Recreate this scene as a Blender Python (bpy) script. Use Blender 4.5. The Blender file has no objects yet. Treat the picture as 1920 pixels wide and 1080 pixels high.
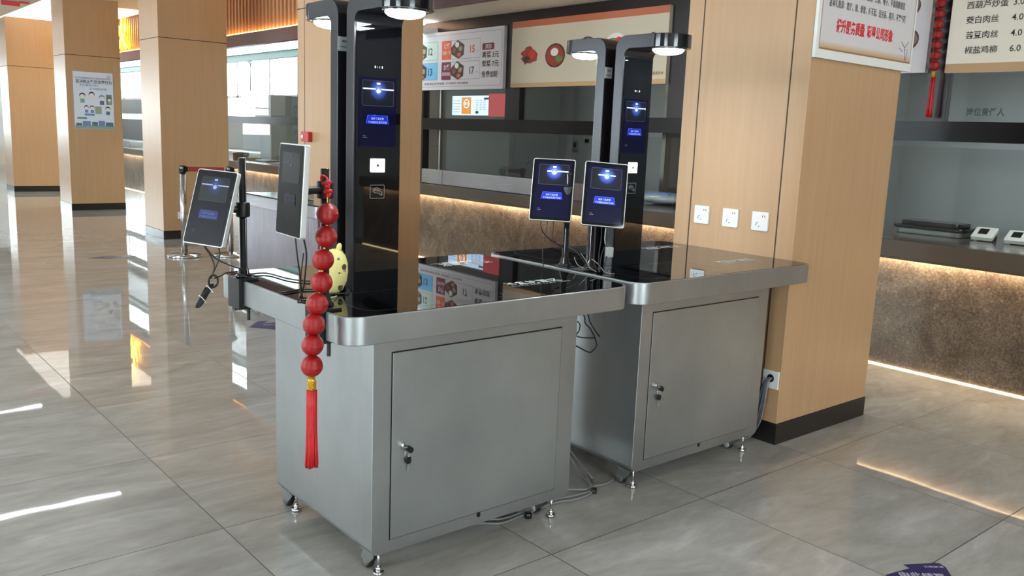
import bpy, math, random
from mathutils import Vector, Matrix
random.seed(7)
sc = bpy.context.scene
COL = sc.collection
PI = math.pi

# ------------------------------------------------------------------ colours and materials
def lin(c):
    return tuple((x / 12.92 if x <= .04045 else ((x + .055) / 1.055) ** 2.4) for x in [v / 255 for v in c])

MATS = {}
def mat(name, rgb, rough=.5, metal=0., emit=None, es=0., coat=0., spec=.5, srgb=True):
    if name in MATS: return MATS[name]
    m = bpy.data.materials.new(name); m.use_nodes = True
    b = m.node_tree.nodes['Principled BSDF']
    c = lin(rgb) if srgb else rgb
    b.inputs['Base Color'].default_value = (*c, 1)
    b.inputs['Roughness'].default_value = rough
    b.inputs['Metallic'].default_value = metal
    b.inputs['Specular IOR Level'].default_value = spec
    b.inputs['Coat Weight'].default_value = coat
    if emit is not None:
        b.inputs['Emission Color'].default_value = (*lin(emit), 1)
        b.inputs['Emission Strength'].default_value = es
    MATS[name] = m
    return m

def nodes(m):
    nt = m.node_tree
    return nt, nt.nodes, nt.links, nt.nodes['Principled BSDF']

def coords(nt, scale=(1, 1, 1), kind='Object', loc=(0, 0, 0)):
    tc = nt.nodes.new('ShaderNodeTexCoord'); mp = nt.nodes.new('ShaderNodeMapping')
    mp.inputs['Scale'].default_value = scale; mp.inputs['Location'].default_value = loc
    nt.links.new(tc.outputs[kind], mp.inputs['Vector'])
    return mp.outputs['Vector']

def noise(nt, vec, scale, detail=4, rough=.55, dist=0.):
    n = nt.nodes.new('ShaderNodeTexNoise')
    n.inputs['Scale'].default_value = scale; n.inputs['Detail'].default_value = detail
    n.inputs['Roughness'].default_value = rough; n.inputs['Distortion'].default_value = dist
    nt.links.new(vec, n.inputs['Vector'])
    return n.outputs['Fac']

def ramp(nt, fac, stops):
    r = nt.nodes.new('ShaderNodeValToRGB'); e = r.color_ramp.elements
    while len(e) < len(stops): e.new(.5)
    for el, (p, c) in zip(e, stops):
        el.position = p; el.color = (*lin(c), 1)
    nt.links.new(fac, r.inputs['Fac'])
    return r.outputs['Color']

def rampv(nt, fac, stops):
    r = nt.nodes.new('ShaderNodeValToRGB'); e = r.color_ramp.elements
    while len(e) < len(stops): e.new(.5)
    for el, (p, v) in zip(e, stops):
        el.position = p; el.color = (v, v, v, 1)
    nt.links.new(fac, r.inputs['Fac'])
    return r.outputs['Color']

def mix(nt, fac, a, b, mode='MIX'):
    m = nt.nodes.new('ShaderNodeMix'); m.data_type = 'RGBA'; m.blend_type = mode
    for s, v in ((0, fac), (6, a), (7, b)):
        if hasattr(v, 'is_linked'): nt.links.new(v, m.inputs[s])
        else: m.inputs[s].default_value = v if s == 0 else (*lin(v), 1)
    return m.outputs[2]

def bump(nt, h, strength, dist, b):
    n = nt.nodes.new('ShaderNodeBump')
    n.inputs['Strength'].default_value = strength; n.inputs['Distance'].default_value = dist
    nt.links.new(h, n.inputs['Height']); nt.links.new(n.outputs['Normal'], b.inputs['Normal'])

TILE, GX, GY = .7996, .7391, -.07
def make_floor_mat():
    m = mat('polished_tile', (150, 146, 136), .06)
    nt, N, L, b = nodes(m)
    v = coords(nt, (1, 1, 1))
    sep = N.new('ShaderNodeSeparateXYZ'); L.new(v, sep.inputs[0])
    def math_(op, a, b_=None, c=None):
        n = N.new('ShaderNodeMath'); n.operation = op
        for i, q in enumerate((a, b_, c)):
            if q is None: continue
            if hasattr(q, 'is_linked'): L.new(q, n.inputs[i])
            else: n.inputs[i].default_value = q
        return n.outputs[0]
    ds, ids = [], []
    for ax, off in ((0, GX), (1, GY)):
        t = math_('DIVIDE', math_('SUBTRACT', sep.outputs[ax], off), TILE)
        fl = math_('FLOOR', t); ids.append(fl)
        fr = math_('FRACT', t)
        ds.append(math_('MULTIPLY', math_('MINIMUM', fr, math_('SUBTRACT', 1.0, fr)), TILE))
    d = math_('MINIMUM', ds[0], ds[1])
    line = math_('LESS_THAN', d, .0019)
    cmb = N.new('ShaderNodeCombineXYZ'); L.new(ids[0], cmb.inputs[0]); L.new(ids[1], cmb.inputs[1])
    wn = N.new('ShaderNodeTexWhiteNoise'); wn.noise_dimensions = '2D'; L.new(cmb.outputs[0], wn.inputs['Vector'])
    vm = N.new('ShaderNodeVectorMath'); vm.operation = 'MULTIPLY_ADD'
    L.new(wn.outputs['Color'], vm.inputs[0]); vm.inputs[1].default_value = (9, 9, 0); L.new(v, vm.inputs[2])
    mp = N.new('ShaderNodeMapping'); mp.inputs['Rotation'].default_value = (0, 0, .45); mp.inputs['Scale'].default_value = (1.1, 3.4, 1)
    L.new(vm.outputs[0], mp.inputs['Vector'])
    n1 = noise(nt, mp.outputs[0], 1.5, 7, .62, 1.0)
    n2 = noise(nt, mp.outputs[0], 9, 5, .6, .4)
    base = ramp(nt, n1, [(.28, (168, 162, 154)), (.46, (184, 179, 171)), (.6, (194, 189, 182)), (.75, (214, 210, 206))])
    fine = ramp(nt, n2, [(.3, (150, 148, 144)), (.7, (205, 204, 202))])
    col = mix(nt, .35, base, fine, 'MULTIPLY')
    col = mix(nt, line, col, (62, 55, 47))
    L.new(col, b.inputs['Base Color'])
    r = math_('MULTIPLY_ADD', line, .4, .022)
    L.new(r, b.inputs['Roughness'])
    b.inputs['Specular IOR Level'].default_value = .62
    w = noise(nt, v, 1.7, 2, .5, .2)
    bump(nt, w, .07, .012, b)
    return m

def make_wood(name, c0, c1):
    m = mat(name, c0, .38, spec=.45)
    nt, N, L, b = nodes(m)
    v = coords(nt, (38, 38, 1.3))
    n1 = noise(nt, v, 1.0, 5, .6, .6)
    v2 = coords(nt, (2.5, 2.5, .5))
    n2 = noise(nt, v2, 1.0, 3, .5)
    c = ramp(nt, n1, [(.3, c0), (.7, c1)])
    c = mix(nt, .16, c, ramp(nt, n2, [(.3, (225, 216, 208)), (.7, (255, 250, 245))]), 'MULTIPLY')
    L.new(c, b.inputs['Base Color'])
    return m

def make_steel(name, base=(170, 172, 172), rough=.38, vertical=False):
    m = mat(name, base, rough, metal=.92)
    nt, N, L, b = nodes(m)
    v = coords(nt, (260, 260, 2.2) if vertical else (3, 3, 330))
    n1 = noise(nt, v, 1, 3, .6)
    L.new(rampv(nt, n1, [(.3, rough - .045), (.7, rough + .06)]), b.inputs['Roughness'])
    v2 = coords(nt, (2.1, 2.1, 1.7))
    n2 = noise(nt, v2, 1.3, 4, .6)
    lo = tuple(max(0, x - 9) for x in base); hi = tuple(min(255, x + 7) for x in base)
    L.new(ramp(nt, n2, [(.3, lo), (.7, hi)]), b.inputs['Base Color'])
    bump(nt, n1, .05, .001, b)
    return m

def make_marble():
    m = mat('brown_marble', (120, 104, 86), .22, spec=.45)
    nt, N, L, b = nodes(m)
    v = coords(nt, (1, 1, 1))
    n1 = noise(nt, v, 2.2, 9, .66, 1.6)
    n2 = noise(nt, v, 24, 8, .72, 1.2)
    n3 = noise(nt, v, 75, 4, .7, .4)
    c = ramp(nt, n1, [(.3, (126, 113, 103)), (.5, (154, 142, 129)), (.68, (184, 172, 156))])
    f = ramp(nt, n2, [(.3, (120, 112, 102)), (.55, (190, 182, 170)), (.75, (255, 250, 240))])
    c = mix(nt, .72, c, f, 'MULTIPLY')
    g = ramp(nt, n3, [(.34, (128, 122, 118)), (.52, (205, 200, 196)), (.7, (255, 255, 255))])
    c = mix(nt, .75, c, g, 'MULTIPLY')
    # slab joints every 1.0 m along the counter
    wv = N.new('ShaderNodeTexNoise')
    sep = N.new('ShaderNodeSeparateXYZ'); L.new(v, sep.inputs[0])
    a = N.new('ShaderNodeMath'); a.operation = 'FRACT'
    d = N.new('ShaderNodeMath'); d.operation = 'MULTIPLY_ADD'; L.new(sep.outputs[1], d.inputs[0]); d.inputs[1].default_value = 1 / 2.42; d.inputs[2].default_value = .77
    L.new(d.outputs[0], a.inputs[0])
    l = N.new('ShaderNodeMath'); l.operation = 'LESS_THAN'; L.new(a.outputs[0], l.inputs[0]); l.inputs[1].default_value = .0016
    N.remove(wv)
    c = mix(nt, l.outputs[0], c, (112, 102, 92))
    L.new(c, b.inputs['Base Color'])
    return m

def make_glass(name='clear_glass', tint=(241, 243, 242), refl=1.0):
    if name in MATS: return MATS[name]
    m = bpy.data.materials.new(name); m.use_nodes = True
    nt = m.node_tree; nt.nodes.clear()
    o = nt.nodes.new('ShaderNodeOutputMaterial'); mx = nt.nodes.new('ShaderNodeMixShader')
    t = nt.nodes.new('ShaderNodeBsdfTransparent'); g = nt.nodes.new('ShaderNodeBsdfGlossy')
    fr = nt.nodes.new('ShaderNodeFresnel'); fr.inputs['IOR'].default_value = 1.5
    t.inputs['Color'].default_value = (*lin(tint), 1)
    g.inputs['Roughness'].default_value = .015
    g.inputs['Color'].default_value = (refl, refl, refl, 1)
    ge = nt.nodes.new('ShaderNodeNewGeometry'); mm = nt.nodes.new('ShaderNodeMath'); mm.operation = 'SUBTRACT'; mm.inputs[0].default_value = 1
    m2 = nt.nodes.new('ShaderNodeMath'); m2.operation = 'MULTIPLY'
    nt.links.new(ge.outputs['Backfacing'], mm.inputs[1]); nt.links.new(mm.outputs[0], m2.inputs[0]); nt.links.new(fr.outputs[0], m2.inputs[1])
    nt.links.new(m2.outputs[0], mx.inputs[0]); nt.links.new(t.outputs[0], mx.inputs[1]); nt.links.new(g.outputs[0], mx.inputs[2])
    nt.links.new(mx.outputs[0], o.inputs[0])
    MATS[name] = m
    return m

def make_glow(name, stops, radius, es, centre=(0, 0, 0)):
    """a spherical glow picture on a screen, in the object's own metres"""
    m = mat(name, (6, 7, 10), .12, emit=(255, 255, 255), es=es)
    nt, N, L, b = nodes(m)
    v = coords(nt, (1 / radius,) * 3, loc=tuple(-c / radius for c in centre))
    g = N.new('ShaderNodeTexGradient'); g.gradient_type = 'SPHERICAL'; L.new(v, g.inputs[0])
    L.new(ramp(nt, g.outputs['Fac'], stops), b.inputs['Emission Color'])
    return m

FLOOR = make_floor_mat()
WOOD = make_wood('maple_veneer', (184, 146, 107), (191, 153, 115))
STEEL = make_steel('brushed_steel_horizontal')
STEELV = make_steel('brushed_steel_vertical', vertical=True)
SHEEN = make_steel('polished_steel', (180, 178, 184), .22)
MARBLE = make_marble()
GLASS = make_glass()
SCREENGLASS = mat('screen_glass', (5, 5, 7), .03, spec=.3)
BLACKGLASS = mat('black_glass', (5, 5, 7), .018, spec=.75)
BLACKGLOSS = mat('black_gloss', (12, 12, 14), .1, spec=.55)
TOWERSIDE = mat('dark_anodised', (38, 36, 40), .24, metal=.4)
BLACK = mat('black_plastic', (16, 16, 17), .38)
RUBBER = mat('black_rubber', (18, 17, 16), .6)
CHROME = mat('chrome', (205, 205, 205), .15, metal=1.)
ZINC = mat('zinc_plate', (165, 170, 168), .35, metal=.9)
WHITE = mat('white_plastic', (228, 227, 222), .35)
WHITEP = mat('white_paint', (226, 224, 218), .6)
DARKFRAME = mat('dark_bronze_frame', (40, 35, 36), .28, metal=.2)
SILVERFR = mat('silver_bezel', (205, 204, 200), .3, metal=.35)
SKIRT = mat('black_skirting', (26, 23, 22), .3)
GROOVE = mat('groove_shadow_gap', (70, 52, 36), .7)
RED = mat('red_satin', (196, 16, 22), .36, spec=.5)
GOLD = mat('gold_thread', (214, 168, 52), .35, metal=.6)
INK = mat('black_ink', (52, 50, 50), .6)
REDINK = mat('red_ink', (214, 40, 44), .6)
LAMP = mat('lamp_diffuser', (240, 250, 255), .4, emit=(226, 244, 255), es=14)
LEDWARM = mat('warm_led_strip', (255, 235, 200), .4, emit=(255, 226, 186), es=38)

# ------------------------------------------------------------------ mesh builder
class MB:
    def __init__(s): s.v = []; s.f = []; s.mi = []; s.sm = []
    def add(s, vs, fs, mi=0, smooth=False, M=None):
        n = len(s.v)
        s.v += [tuple(M @ Vector(p)) if M is not None else tuple(p) for p in vs]
        for f in fs: s.f.append(tuple(i + n for i in f)); s.mi.append(mi); s.sm.append(smooth)
        return s
    def box(s, x0, y0, z0, x1, y1, z1, mi=0, M=None):
        v = [(x, y, z) for z in (z0, z1) for y in (y0, y1) for x in (x0, x1)]
        return s.add(v, [(0, 2, 3, 1), (4, 5, 7, 6), (0, 1, 5, 4), (2, 6, 7, 3), (0, 4, 6, 2), (1, 3, 7, 5)], mi, M=M)
    def cbox(s, c, d, mi=0, M=None):
        return s.box(c[0] - d[0] / 2, c[1] - d[1] / 2, c[2] - d[2] / 2, c[0] + d[0] / 2, c[1] + d[1] / 2, c[2] + d[2] / 2, mi, M)
    def prism(s, poly, a0, a1, ax='z', mi=0, M=None, smooth=False):
        def P(p, a): return {'z': (p[0], p[1], a), 'x': (a, p[0], p[1]), 'y': (p[0], a, p[1])}[ax]
        n = len(poly)
        v = [P(p, a0) for p in poly] + [P(p, a1) for p in poly]
        area = sum(poly[i][0] * poly[(i + 1) % n][1] - poly[(i + 1) % n][0] * poly[i][1] for i in range(n))
        flip = (area < 0) != (ax == 'y')
        if a1 < a0: flip = not flip
        caps = [tuple(range(n - 1, -1, -1)), tuple(range(n, 2 * n))]
        sides = [(i, (i + 1) % n, n + (i + 1) % n, n + i) for i in range(n)]
        fl = (lambda f: tuple(reversed(f))) if flip else (lambda f: f)
        s.add(v, [fl(f) for f in caps], mi, False, M)
        b = len(s.v) - 2 * n
        for f in sides: s.f.append(tuple(i + b for i in fl(f))); s.mi.append(mi); s.sm.append(smooth)
        return s
    def lathe(s, prof, c=(0, 0, 0), ax='z', n=20, mi=0, M=None, smooth=True):
        v = []; m = len(prof)
        for k in range(n):
            a = 2 * PI * k / n
            for r, z in prof:
                x, y = r * math.cos(a), r * math.sin(a)
                p = {'z': (x, y, z), 'x': (z, x, y), 'y': (y, z, x)}[ax]
                v.append((p[0] + c[0], p[1] + c[1], p[2] + c[2]))
        f = []
        for k in range(n):
            k2 = (k + 1) % n
            for i in range(m - 1):
                f.append((k * m + i, k2 * m + i, k2 * m + i + 1, k * m + i + 1))
        if prof[0][0] > 1e-6: f.append(tuple(k * m for k in range(n - 1, -1, -1)))
        if prof[-1][0] > 1e-6: f.append(tuple(k * m + m - 1 for k in range(n)))
        return s.add(v, f, mi, smooth, M)
    def cyl(s, c, r, h, ax='z', n=20, mi=0, M=None):
        e = min(r, h) * .08
        return s.lathe([(r - e, 0), (r, e), (r, h - e), (r - e, h)], c, ax, n, mi, M)
    def sphere(s, c, r, n=20, m=12, mi=0, sq=(1, 1, 1), M=None):
        v = [(c[0], c[1], c[2] - r * sq[2])]; f = []
        for j in range(1, m):
            t = PI * j / m
            for k in range(n):
                a = 2 * PI * k / n
                v.append((c[0] + r * sq[0] * math.sin(t) * math.cos(a), c[1] + r * sq[1] * math.sin(t) * math.sin(a), c[2] - r * sq[2] * math.cos(t)))
        v.append((c[0], c[1], c[2] + r * sq[2])); last = len(v) - 1
        for k in range(n): f.append((0, 1 + (k + 1) % n, 1 + k))
        for j in range(m - 2):
            for k in range(n):
                f.append((1 + j * n + k, 1 + j * n + (k + 1) % n, 1 + (j + 1) * n + (k + 1) % n, 1 + (j + 1) * n + k))
        for k in range(n): f.append((1 + (m - 2) * n + k, 1 + (m - 2) * n + (k + 1) % n, last))
        return s.add(v, f, mi, True, M)
    def tube(s, pts, r, n=8, mi=0, M=None, sub=5, closed=False):
        P = [Vector(p) for p in pts]
        if sub > 1 and len(P) > 2:
            Q = []; k = len(P)
            for i in range(k if closed else k - 1):
                g = lambda j: P[j % k] if closed else P[max(0, min(k - 1, j))]
                p0, p1, p2, p3 = g(i - 1), g(i), g(i + 1), g(i + 2)
                for t in [q / sub for q in range(sub)]:
                    Q.append(.5 * ((2 * p1) + (p2 - p0) * t + (2 * p0 - 5 * p1 + 4 * p2 - p3) * t * t + (3 * p1 - p0 - 3 * p2 + p3) * t ** 3))
            if not closed: Q.append(P[-1])
            P = Q
        m = len(P); v = []
        up = None
        for i in range(m):
            a = P[(i - 1) % m] if (closed or i > 0) else P[i]
            b = P[(i + 1) % m] if (closed or i < m - 1) else P[i]
            d = (b - a)
            d = d.normalized() if d.length > 1e-9 else Vector((0, 0, 1))
            if up is None: up = d.orthogonal().normalized()
            up = (up - d * up.dot(d)); up = up.normalized() if up.length > 1e-6 else d.orthogonal().normalized()
            w = d.cross(up)
            for k in range(n):
                t = 2 * PI * k / n
                v.append(P[i] + r * (math.cos(t) * up + math.sin(t) * w))
        f = []
        for i in range(m if closed else m - 1):
            j = (i + 1) % m
            for k in range(n):
                f.append((i * n + k, i * n + (k + 1) % n, j * n + (k + 1) % n, j * n + k))
        if not closed: f.append(tuple(range(n - 1, -1, -1))); f.append(tuple((m - 1) * n + k for k in range(n)))
        return s.add(v, f, mi, True, M)
    def poly(s, pts, mi=0, M=None): return s.add(pts, [tuple(range(len(pts)))], mi, False, M)
    def text(s, t, h, pos, xd, yd, align='LEFT', mi=0, bold=0., sx=1., width=None, M=None):
        cu = bpy.data.curves.new('t', 'FONT'); cu.body = t; cu.size = 1; cu.align_x = align; cu.offset = bold; cu.resolution_u = 2
        o = bpy.data.objects.new('t', cu)
        me = o.to_mesh()
        vs = [Vector(p.co) for p in me.vertices]; fs = [tuple(p.vertices) for p in me.polygons]
        if vs:
            if width:
                w = max(p.x for p in vs) - min(p.x for p in vs)
                sx = width / max(1e-6, w * h)
            xd, yd, pos = Vector(xd), Vector(yd), Vector(pos)
            s.add([pos + xd * (p.x * h * sx) + yd * (p.y * h) for p in vs], fs, mi, False, M)
        o.to_mesh_clear(); bpy.data.objects.remove(o); bpy.data.curves.remove(cu)
        return s
    def build(s, name, mats, parent=None, origin=None, bevel=0., seg=2):
        """vertices are in world metres unless origin=None and the parent is rotated; they are stored about the parent's place"""
        me = bpy.data.meshes.new(name)
        if origin is None:
            origin = (0, 0, 0)
            if parent is not None: origin = parent.get('_o', (0, 0, 0))
        ox, oy, oz = origin
        me.from_pydata([(x - ox, y - oy, z - oz) for x, y, z in s.v], [], s.f)
        me.polygons.foreach_set('material_index', s.mi)
        me.polygons.foreach_set('use_smooth', s.sm)
        for m in (mats if isinstance(mats, (list, tuple)) else [mats]): me.materials.append(m)
        me.update()
        o = bpy.data.objects.new(name, me); COL.objects.link(o)
        if parent is not None:
            o.parent = parent
            o['_o'] = tuple(origin)
        else:
            o.location = origin
        if bevel:
            b = o.modifiers.new('edge', 'BEVEL'); b.width = bevel; b.segments = seg; b.limit_method = 'ANGLE'; b.angle_limit = .7
            for p in me.polygons: p.use_smooth = True
            w = o.modifiers.new('norm', 'WEIGHTED_NORMAL'); w.keep_sharp = True
        return o

def tag(o, label=None, cat=None, group=None, kind=None):
    if label: o['label'] = label
    if cat: o['category'] = cat
    if group: o['group'] = group
    if kind: o['kind'] = kind
    return o

def thing(name, label, cat, loc=(0, 0, 0), rot=(0, 0, 0), group=None, kind=None):
    o = bpy.data.objects.new(name, None); COL.objects.link(o)
    o.location = loc; o.rotation_euler = rot; o.empty_display_size = .05
    o['_o'] = tuple(loc)
    return tag(o, label, cat, group, kind)

def dup(root, loc, label, group=None, rot=None):
    """a copy of a thing with copies of its parts and sub-parts"""
    r = root.copy(); COL.objects.link(r); r.location = loc; r['label'] = label
    if rot is not None: r.rotation_euler = rot
    if group: r['group'] = group
    for ch in list(root.children):
        c = ch.copy(); COL.objects.link(c); c.parent = r
        for g in list(ch.children):
            d = g.copy(); COL.objects.link(d); d.parent = c
    return r

def rrect(x0, y0, x1, y1, r, n=6, corners=(1, 1, 1, 1)):
    out = []
    for (cx, cy, a0), on in zip(((x1 - r, y0 + r, -90), (x1 - r, y1 - r, 0), (x0 + r, y1 - r, 90), (x0 + r, y0 + r, 180)), corners):
        if not on:
            out.append((cx + (r if a0 in (-90, 0) else -r), cy + (r if a0 in (0, 90) else -r))); continue
        for k in range(n + 1):
            a = math.radians(a0 + 90 * k / n); out.append((cx + r * math.cos(a), cy + r * math.sin(a)))
    return out

def outline(s, x0, y0, x1, y1, r, w, z, mi, M=None, n=5):
    """a thin rounded-rectangle outline lying in the xy plane"""
    a = rrect(x0, y0, x1, y1, r, n); b = rrect(x0 + w, y0 + w, x1 - w, y1 - w, max(r - w, w * .2), n); k = len(a)
    s.add([(x, y, z) for x, y in a] + [(x, y, z) for x, y in b], [(i, (i + 1) % k, k + (i + 1) % k, k + i) for i in range(k)], mi, False, M)

# ------------------------------------------------------------------ THE SETTING
def struct(name, mb, m, bevel=0., **kw):
    o = mb.build(name, m, bevel=bevel, **kw); o['kind'] = 'structure'; return o

struct('floor', MB().box(-9, -7.5, -.1, 8.6, 30, 0), FLOOR)
CEIL = mat('ceiling_paint', (222, 220, 218), .8)
mb = MB().box(-9, -7.5, 3.06, 2.05, 30, 3.3)
mb.box(2.05, -7.5, 3.1, 3.68, 30, 3.3)
struct('ceiling', mb, CEIL)
# left wall with tall windows, and the wall behind the photographer with two windows
def wall_with_windows(name, x, ys, axis, zs=(.5, 2.85), lo=-7.5, hi=30, th=.25, glaze='window', n0=1):
    mbw = MB(); cur = lo; k = n0
    def bx(a, b, z0, z1, mbx, x0=None, x1=None, mi=0):
        x0 = x if x0 is None else x0; x1 = x + th if x1 is None else x1
        if axis == 'x': mbx.box(x0, a, z0, x1, b, z1, mi)
        else: mbx.box(a, x0, z0, b, x1, z1, mi)
    for a, b in ys:
        bx(cur, a, 0, 3.3, mbw); bx(a, b, 0, zs[0], mbw); bx(a, b, zs[1], 3.3, mbw); cur = b
    bx(cur, hi, 0, 3.3, mbw)
    struct(name, mbw, WHITEP)
    for a, b in ys:
        f = MB(); w = .05
        n = max(1, round((b - a) / 1.3))
        for i in range(n + 1):
            c = a + (b - a) * i / n; bx(max(a, c - w / 2), min(b, c + w / 2), zs[0], zs[1], f, x + .08, x + .14)
        for z in (zs[0], zs[0] + .6 * (zs[1] - zs[0]), zs[1] - w): bx(a, b, z, z + w, f, x + .085, x + .135)
        bx(a, b, zs[0] + .02, zs[1] - .02, f, x + .105, x + .111, 1)
        struct('window_%d' % k, f, [WHITE, GLASS]); k += 1
    return k
LEFT_WINDOWS = [(-5.5, -2.6), (.9, 4.9), (7.4, 9.8)]
FAR_WINDOWS = [(-6.6, -3.9), (-3.4, -.7), (-.2, 1.95)]
BACK_WINDOWS = [(-1.8, .8)]
k = wall_with_windows('wall_left', -7.2, LEFT_WINDOWS, 'x', zs=(.85, 2.85))
k = wall_with_windows('wall_behind', -7.5, BACK_WINDOWS, 'y', zs=(.9, 2.7), lo=-7.2, hi=8.6, th=.25, n0=k)
k = wall_with_windows('wall_far', 26, FAR_WINDOWS, 'y', zs=(1.0, 2.5), lo=-7.2, hi=8.6, th=.25, n0=k)
KITW = mat('kitchen_wall_tile', (146, 149, 150), .4)
mb = MB().box(6.5, -7.2, 0, 6.7, 13.2, 3.3).box(6.5, 13.2, 0, 6.7, 14.6, 1.92).box(6.5, 14.6, 0, 6.7, 17, 1.5).box(6.5, 17, 0, 6.7, 26, 1.92).box(6.5, 15.2, 1.5, 6.7, 15.45, 1.95).box(6.5, 13.2, 2.78, 6.7, 26, 3.3)
mb.box(5.2, 8.0, 0, 6.5, 8.12, 2.95).box(5.2, 1.75, 0, 6.5, 1.87, 2.95)
mb.box(4.34, -7.2, 2.95, 6.5, 26, 3.0)
struct('wall_kitchen', mb, KITW)
f = MB()
for i in range(9):
    y = 13.2 + 12.8 * i / 8; f.box(6.53, y - .04, 1.92, 6.6, y + .04, 2.78)
f.box(6.53, 13.2, 1.92, 6.6, 26, 1.97).box(6.53, 13.2, 2.73, 6.6, 26, 2.78).box(6.56, 13.2, 1.95, 6.566, 26, 2.75, 1)
struct('window_%d' % k, f, [WHITE, GLASS])

# bulkhead over the counter: low soffit, fascia of wooden slats above a mauve beam
SLAT = make_wood('slat_wood', (186, 138, 98), (204, 158, 116))
MAUVE = mat('mauve_beam', (118, 84, 84), .4)
SOFF = mat('soffit_white', (232, 228, 220), .7)
mb = MB().box(3.68, -7.2, 2.5, 4.34, 5.72, 2.56, 1).box(3.68, 5.72, 2.385, 4.34, 26, 2.44, 1).box(4.30, -7.2, 2.5, 4.34, 26, 3.1, 1)
mb.box(3.7, -7.2, 2.56, 3.72, 5.72, 3.28, 2).box(3.7, 5.72, 2.44, 3.72, 26, 3.28, 2)
mb.box(3.64, -7.2, 2.5, 3.7, 5.72, 2.62, 0).box(3.62, 5.72, 2.375, 3.7, 26, 2.53, 0)
o = struct('trim_1', mb, [MAUVE, SOFF, SLAT])
tag(o, 'mauve beam and white soffit running above the serving counter', 'bulkhead')
mb = MB(); y = 5.4
while y < 20:
    mb.box(3.655, y, 2.535, 3.7, y + .05, 3.28); y += .105
o = mb.build('slatted_fascia', SLAT); o['kind'] = 'structure'
tag(o, 'warm lit vertical wooden slats above the far serving opening', 'cladding')
tag(MB().box(3.63, 5.8, 2.531, 3.652, 20, 2.541).build('light_strip', mat('amber_led_strip', (255, 190, 90), .4, emit=(255, 196, 104), es=9)),
    'amber light strip along the foot of the wooden slats', 'light strip')

# ------------------------------------------------------------------ COLUMNS
def column(x, y, w, d, label, groove_z=2.31, grooves=(.1, .59), horiz=True):
    c = thing('column', label, 'column', (x, y, 0), kind='structure')
    mb = MB().box(x, y, .1, x + w, y + d, 3.1)
    mb.build('veneer_cladding', WOOD, c, bevel=.003)
    g = MB(); e = .0012
    for q in grooves: g.box(x - e, y + q - .003, .1, x + .002, y + q + .003, 3.1)
    if horiz:
        g.box(x - e, y - e, groove_z - .004, x + w + e, y + d + e, groove_z + .004)
    g.build('panel_groove', GROOVE, c)
    MB().box(x - .004, y - .004, 0, x + w + .004, y + d + .004, .1).build('baseboard', SKIRT, c, bevel=.002)
    return c
GR = 'veneered columns in a row beside the counter'
column(2.318, .123, .8, .685, 'large near veneered column with three sockets beside the second kiosk', horiz=False, grooves=(.093, .592))
column(2.3, 4.2, .755, .76, 'veneered column behind the first scanner towers carrying a red alarm box', 2.335, grooves=(.63, .1))
column(2.28, 8.4, .8, .665, 'veneered column behind the rope posts with a low white socket', 2.31, ())
column(2.19, 12.2, .765, .68, 'veneered column carrying the white cartoon notice', 2.278, ())
column(2.13, 16.0, .77, .68, 'farthest veneered column at the edge of the photo, lit yellow on top', 2.24, ())

# ------------------------------------------------------------------ SERVING COUNTER
t = thing('serving_counter', 'long brown marble serving counter lit by a warm strip under its top', 'counter', (4.25, 0, 0))
MB().box(4.25, -6.5, 0, 4.62, 25.5, .713).build('counter_front', MARBLE, t)
MB().box(4.185, -6.5, .714, 5.15, 25.5, .82).build('stone_top', mat('dark_marble_top', (92, 82, 72), .14), t, bevel=.004)
MB().box(4.214, -6.5, .7115, 4.236, 25.5, .7135).build('light_strip', LEDWARM, t)
MB().box(4.196, -6.5, .699, 4.206, 25.5, .7142).build('shield_lip', mat('dark_marble_top', (92, 82, 72), .14), t)  # lip added to hide the strip from its reflection in the floor
MB().box(4.2385, -6.5, .0005, 4.2492, 25.5, .007).build('foot_light_strip', mat('foot_led', (255, 240, 210), .4, emit=(255, 226, 178), es=4), t)
t2 = thing('stainless_back_counter', 'stainless kitchen counter inside under the far windows', 'counter', (5.9, 0, 0))
MB().box(5.7, 8.2, .7, 6.45, 12.7, .85).box(5.7, 13.2, .7, 6.45, 25.5, .85).build('counter_top', STEEL, t2)
MB().box(5.75, 8.2, 0, 6.45, 12.7, .7).box(5.75, 13.2, 0, 6.45, 25.5, .7).build('cabinet_front', STEELV, t2)

# dark framed glass screen above the counter
t = thing('glass_screen', 'dark framed glass screen standing on the serving counter below the menu boards', 'glass screen', (4.25, 0, .82))
f = MB()
f.box(4.26, -6.5, 2.40, 4.34, 5.96, 2.50)
f.box(4.262, 5.96, 2.29, 4.34, 25, 2.385, 1)
for y0, y1, z0, z1 in ((.415, .53, 1.53, 2.42), (2.38, 2.56, 1.5, 2.42), (4.36, 4.57, 1.5, 2.42), (5.96, 6.1, .82, 2.3), (8.8, 8.96, .82, 2.3), (13.0, 13.12, .82, 2.3)):
    f.box(4.258, y0, z0, 4.34, y1, z1)
f.build('frame', [DARKFRAME, mat('teal_grey_frame', (112, 134, 134), .4)], t)
MB().box(4.255, -6.5, 1.435, 4.345, 3.1, 1.553).box(4.255, 3.1, 1.395, 4.345, 5.96, 1.515).box(4.255, 6.1, 1.385, 4.345, 25, 1.492).build('crossbar', mat('black_crossbar', (20, 18, 19), .3, spec=.3), t)
for y0, y1, z1 in ((-2.0, .415, 1.81), (.53, 2.38, 1.81), (2.56, 4.36, 1.81), (4.57, 5.96, 1.81), (8.96, 13.0, 1.93)):
    MB().box(4.29, y0, 1.515, 4.298, y1, z1 + .05).build('upper_pane', GLASS, t)
for y0, y1 in ((-2.0, 2.46), (2.46, 4.46), (4.46, 5.96), (8.96, 13.0)):
    MB().box(4.3, y0, .97 if y0 > 2 and y0 < 5 else .825, 4.308, y1, 1.40).build('lower_pane', GLASS, t)
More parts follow.
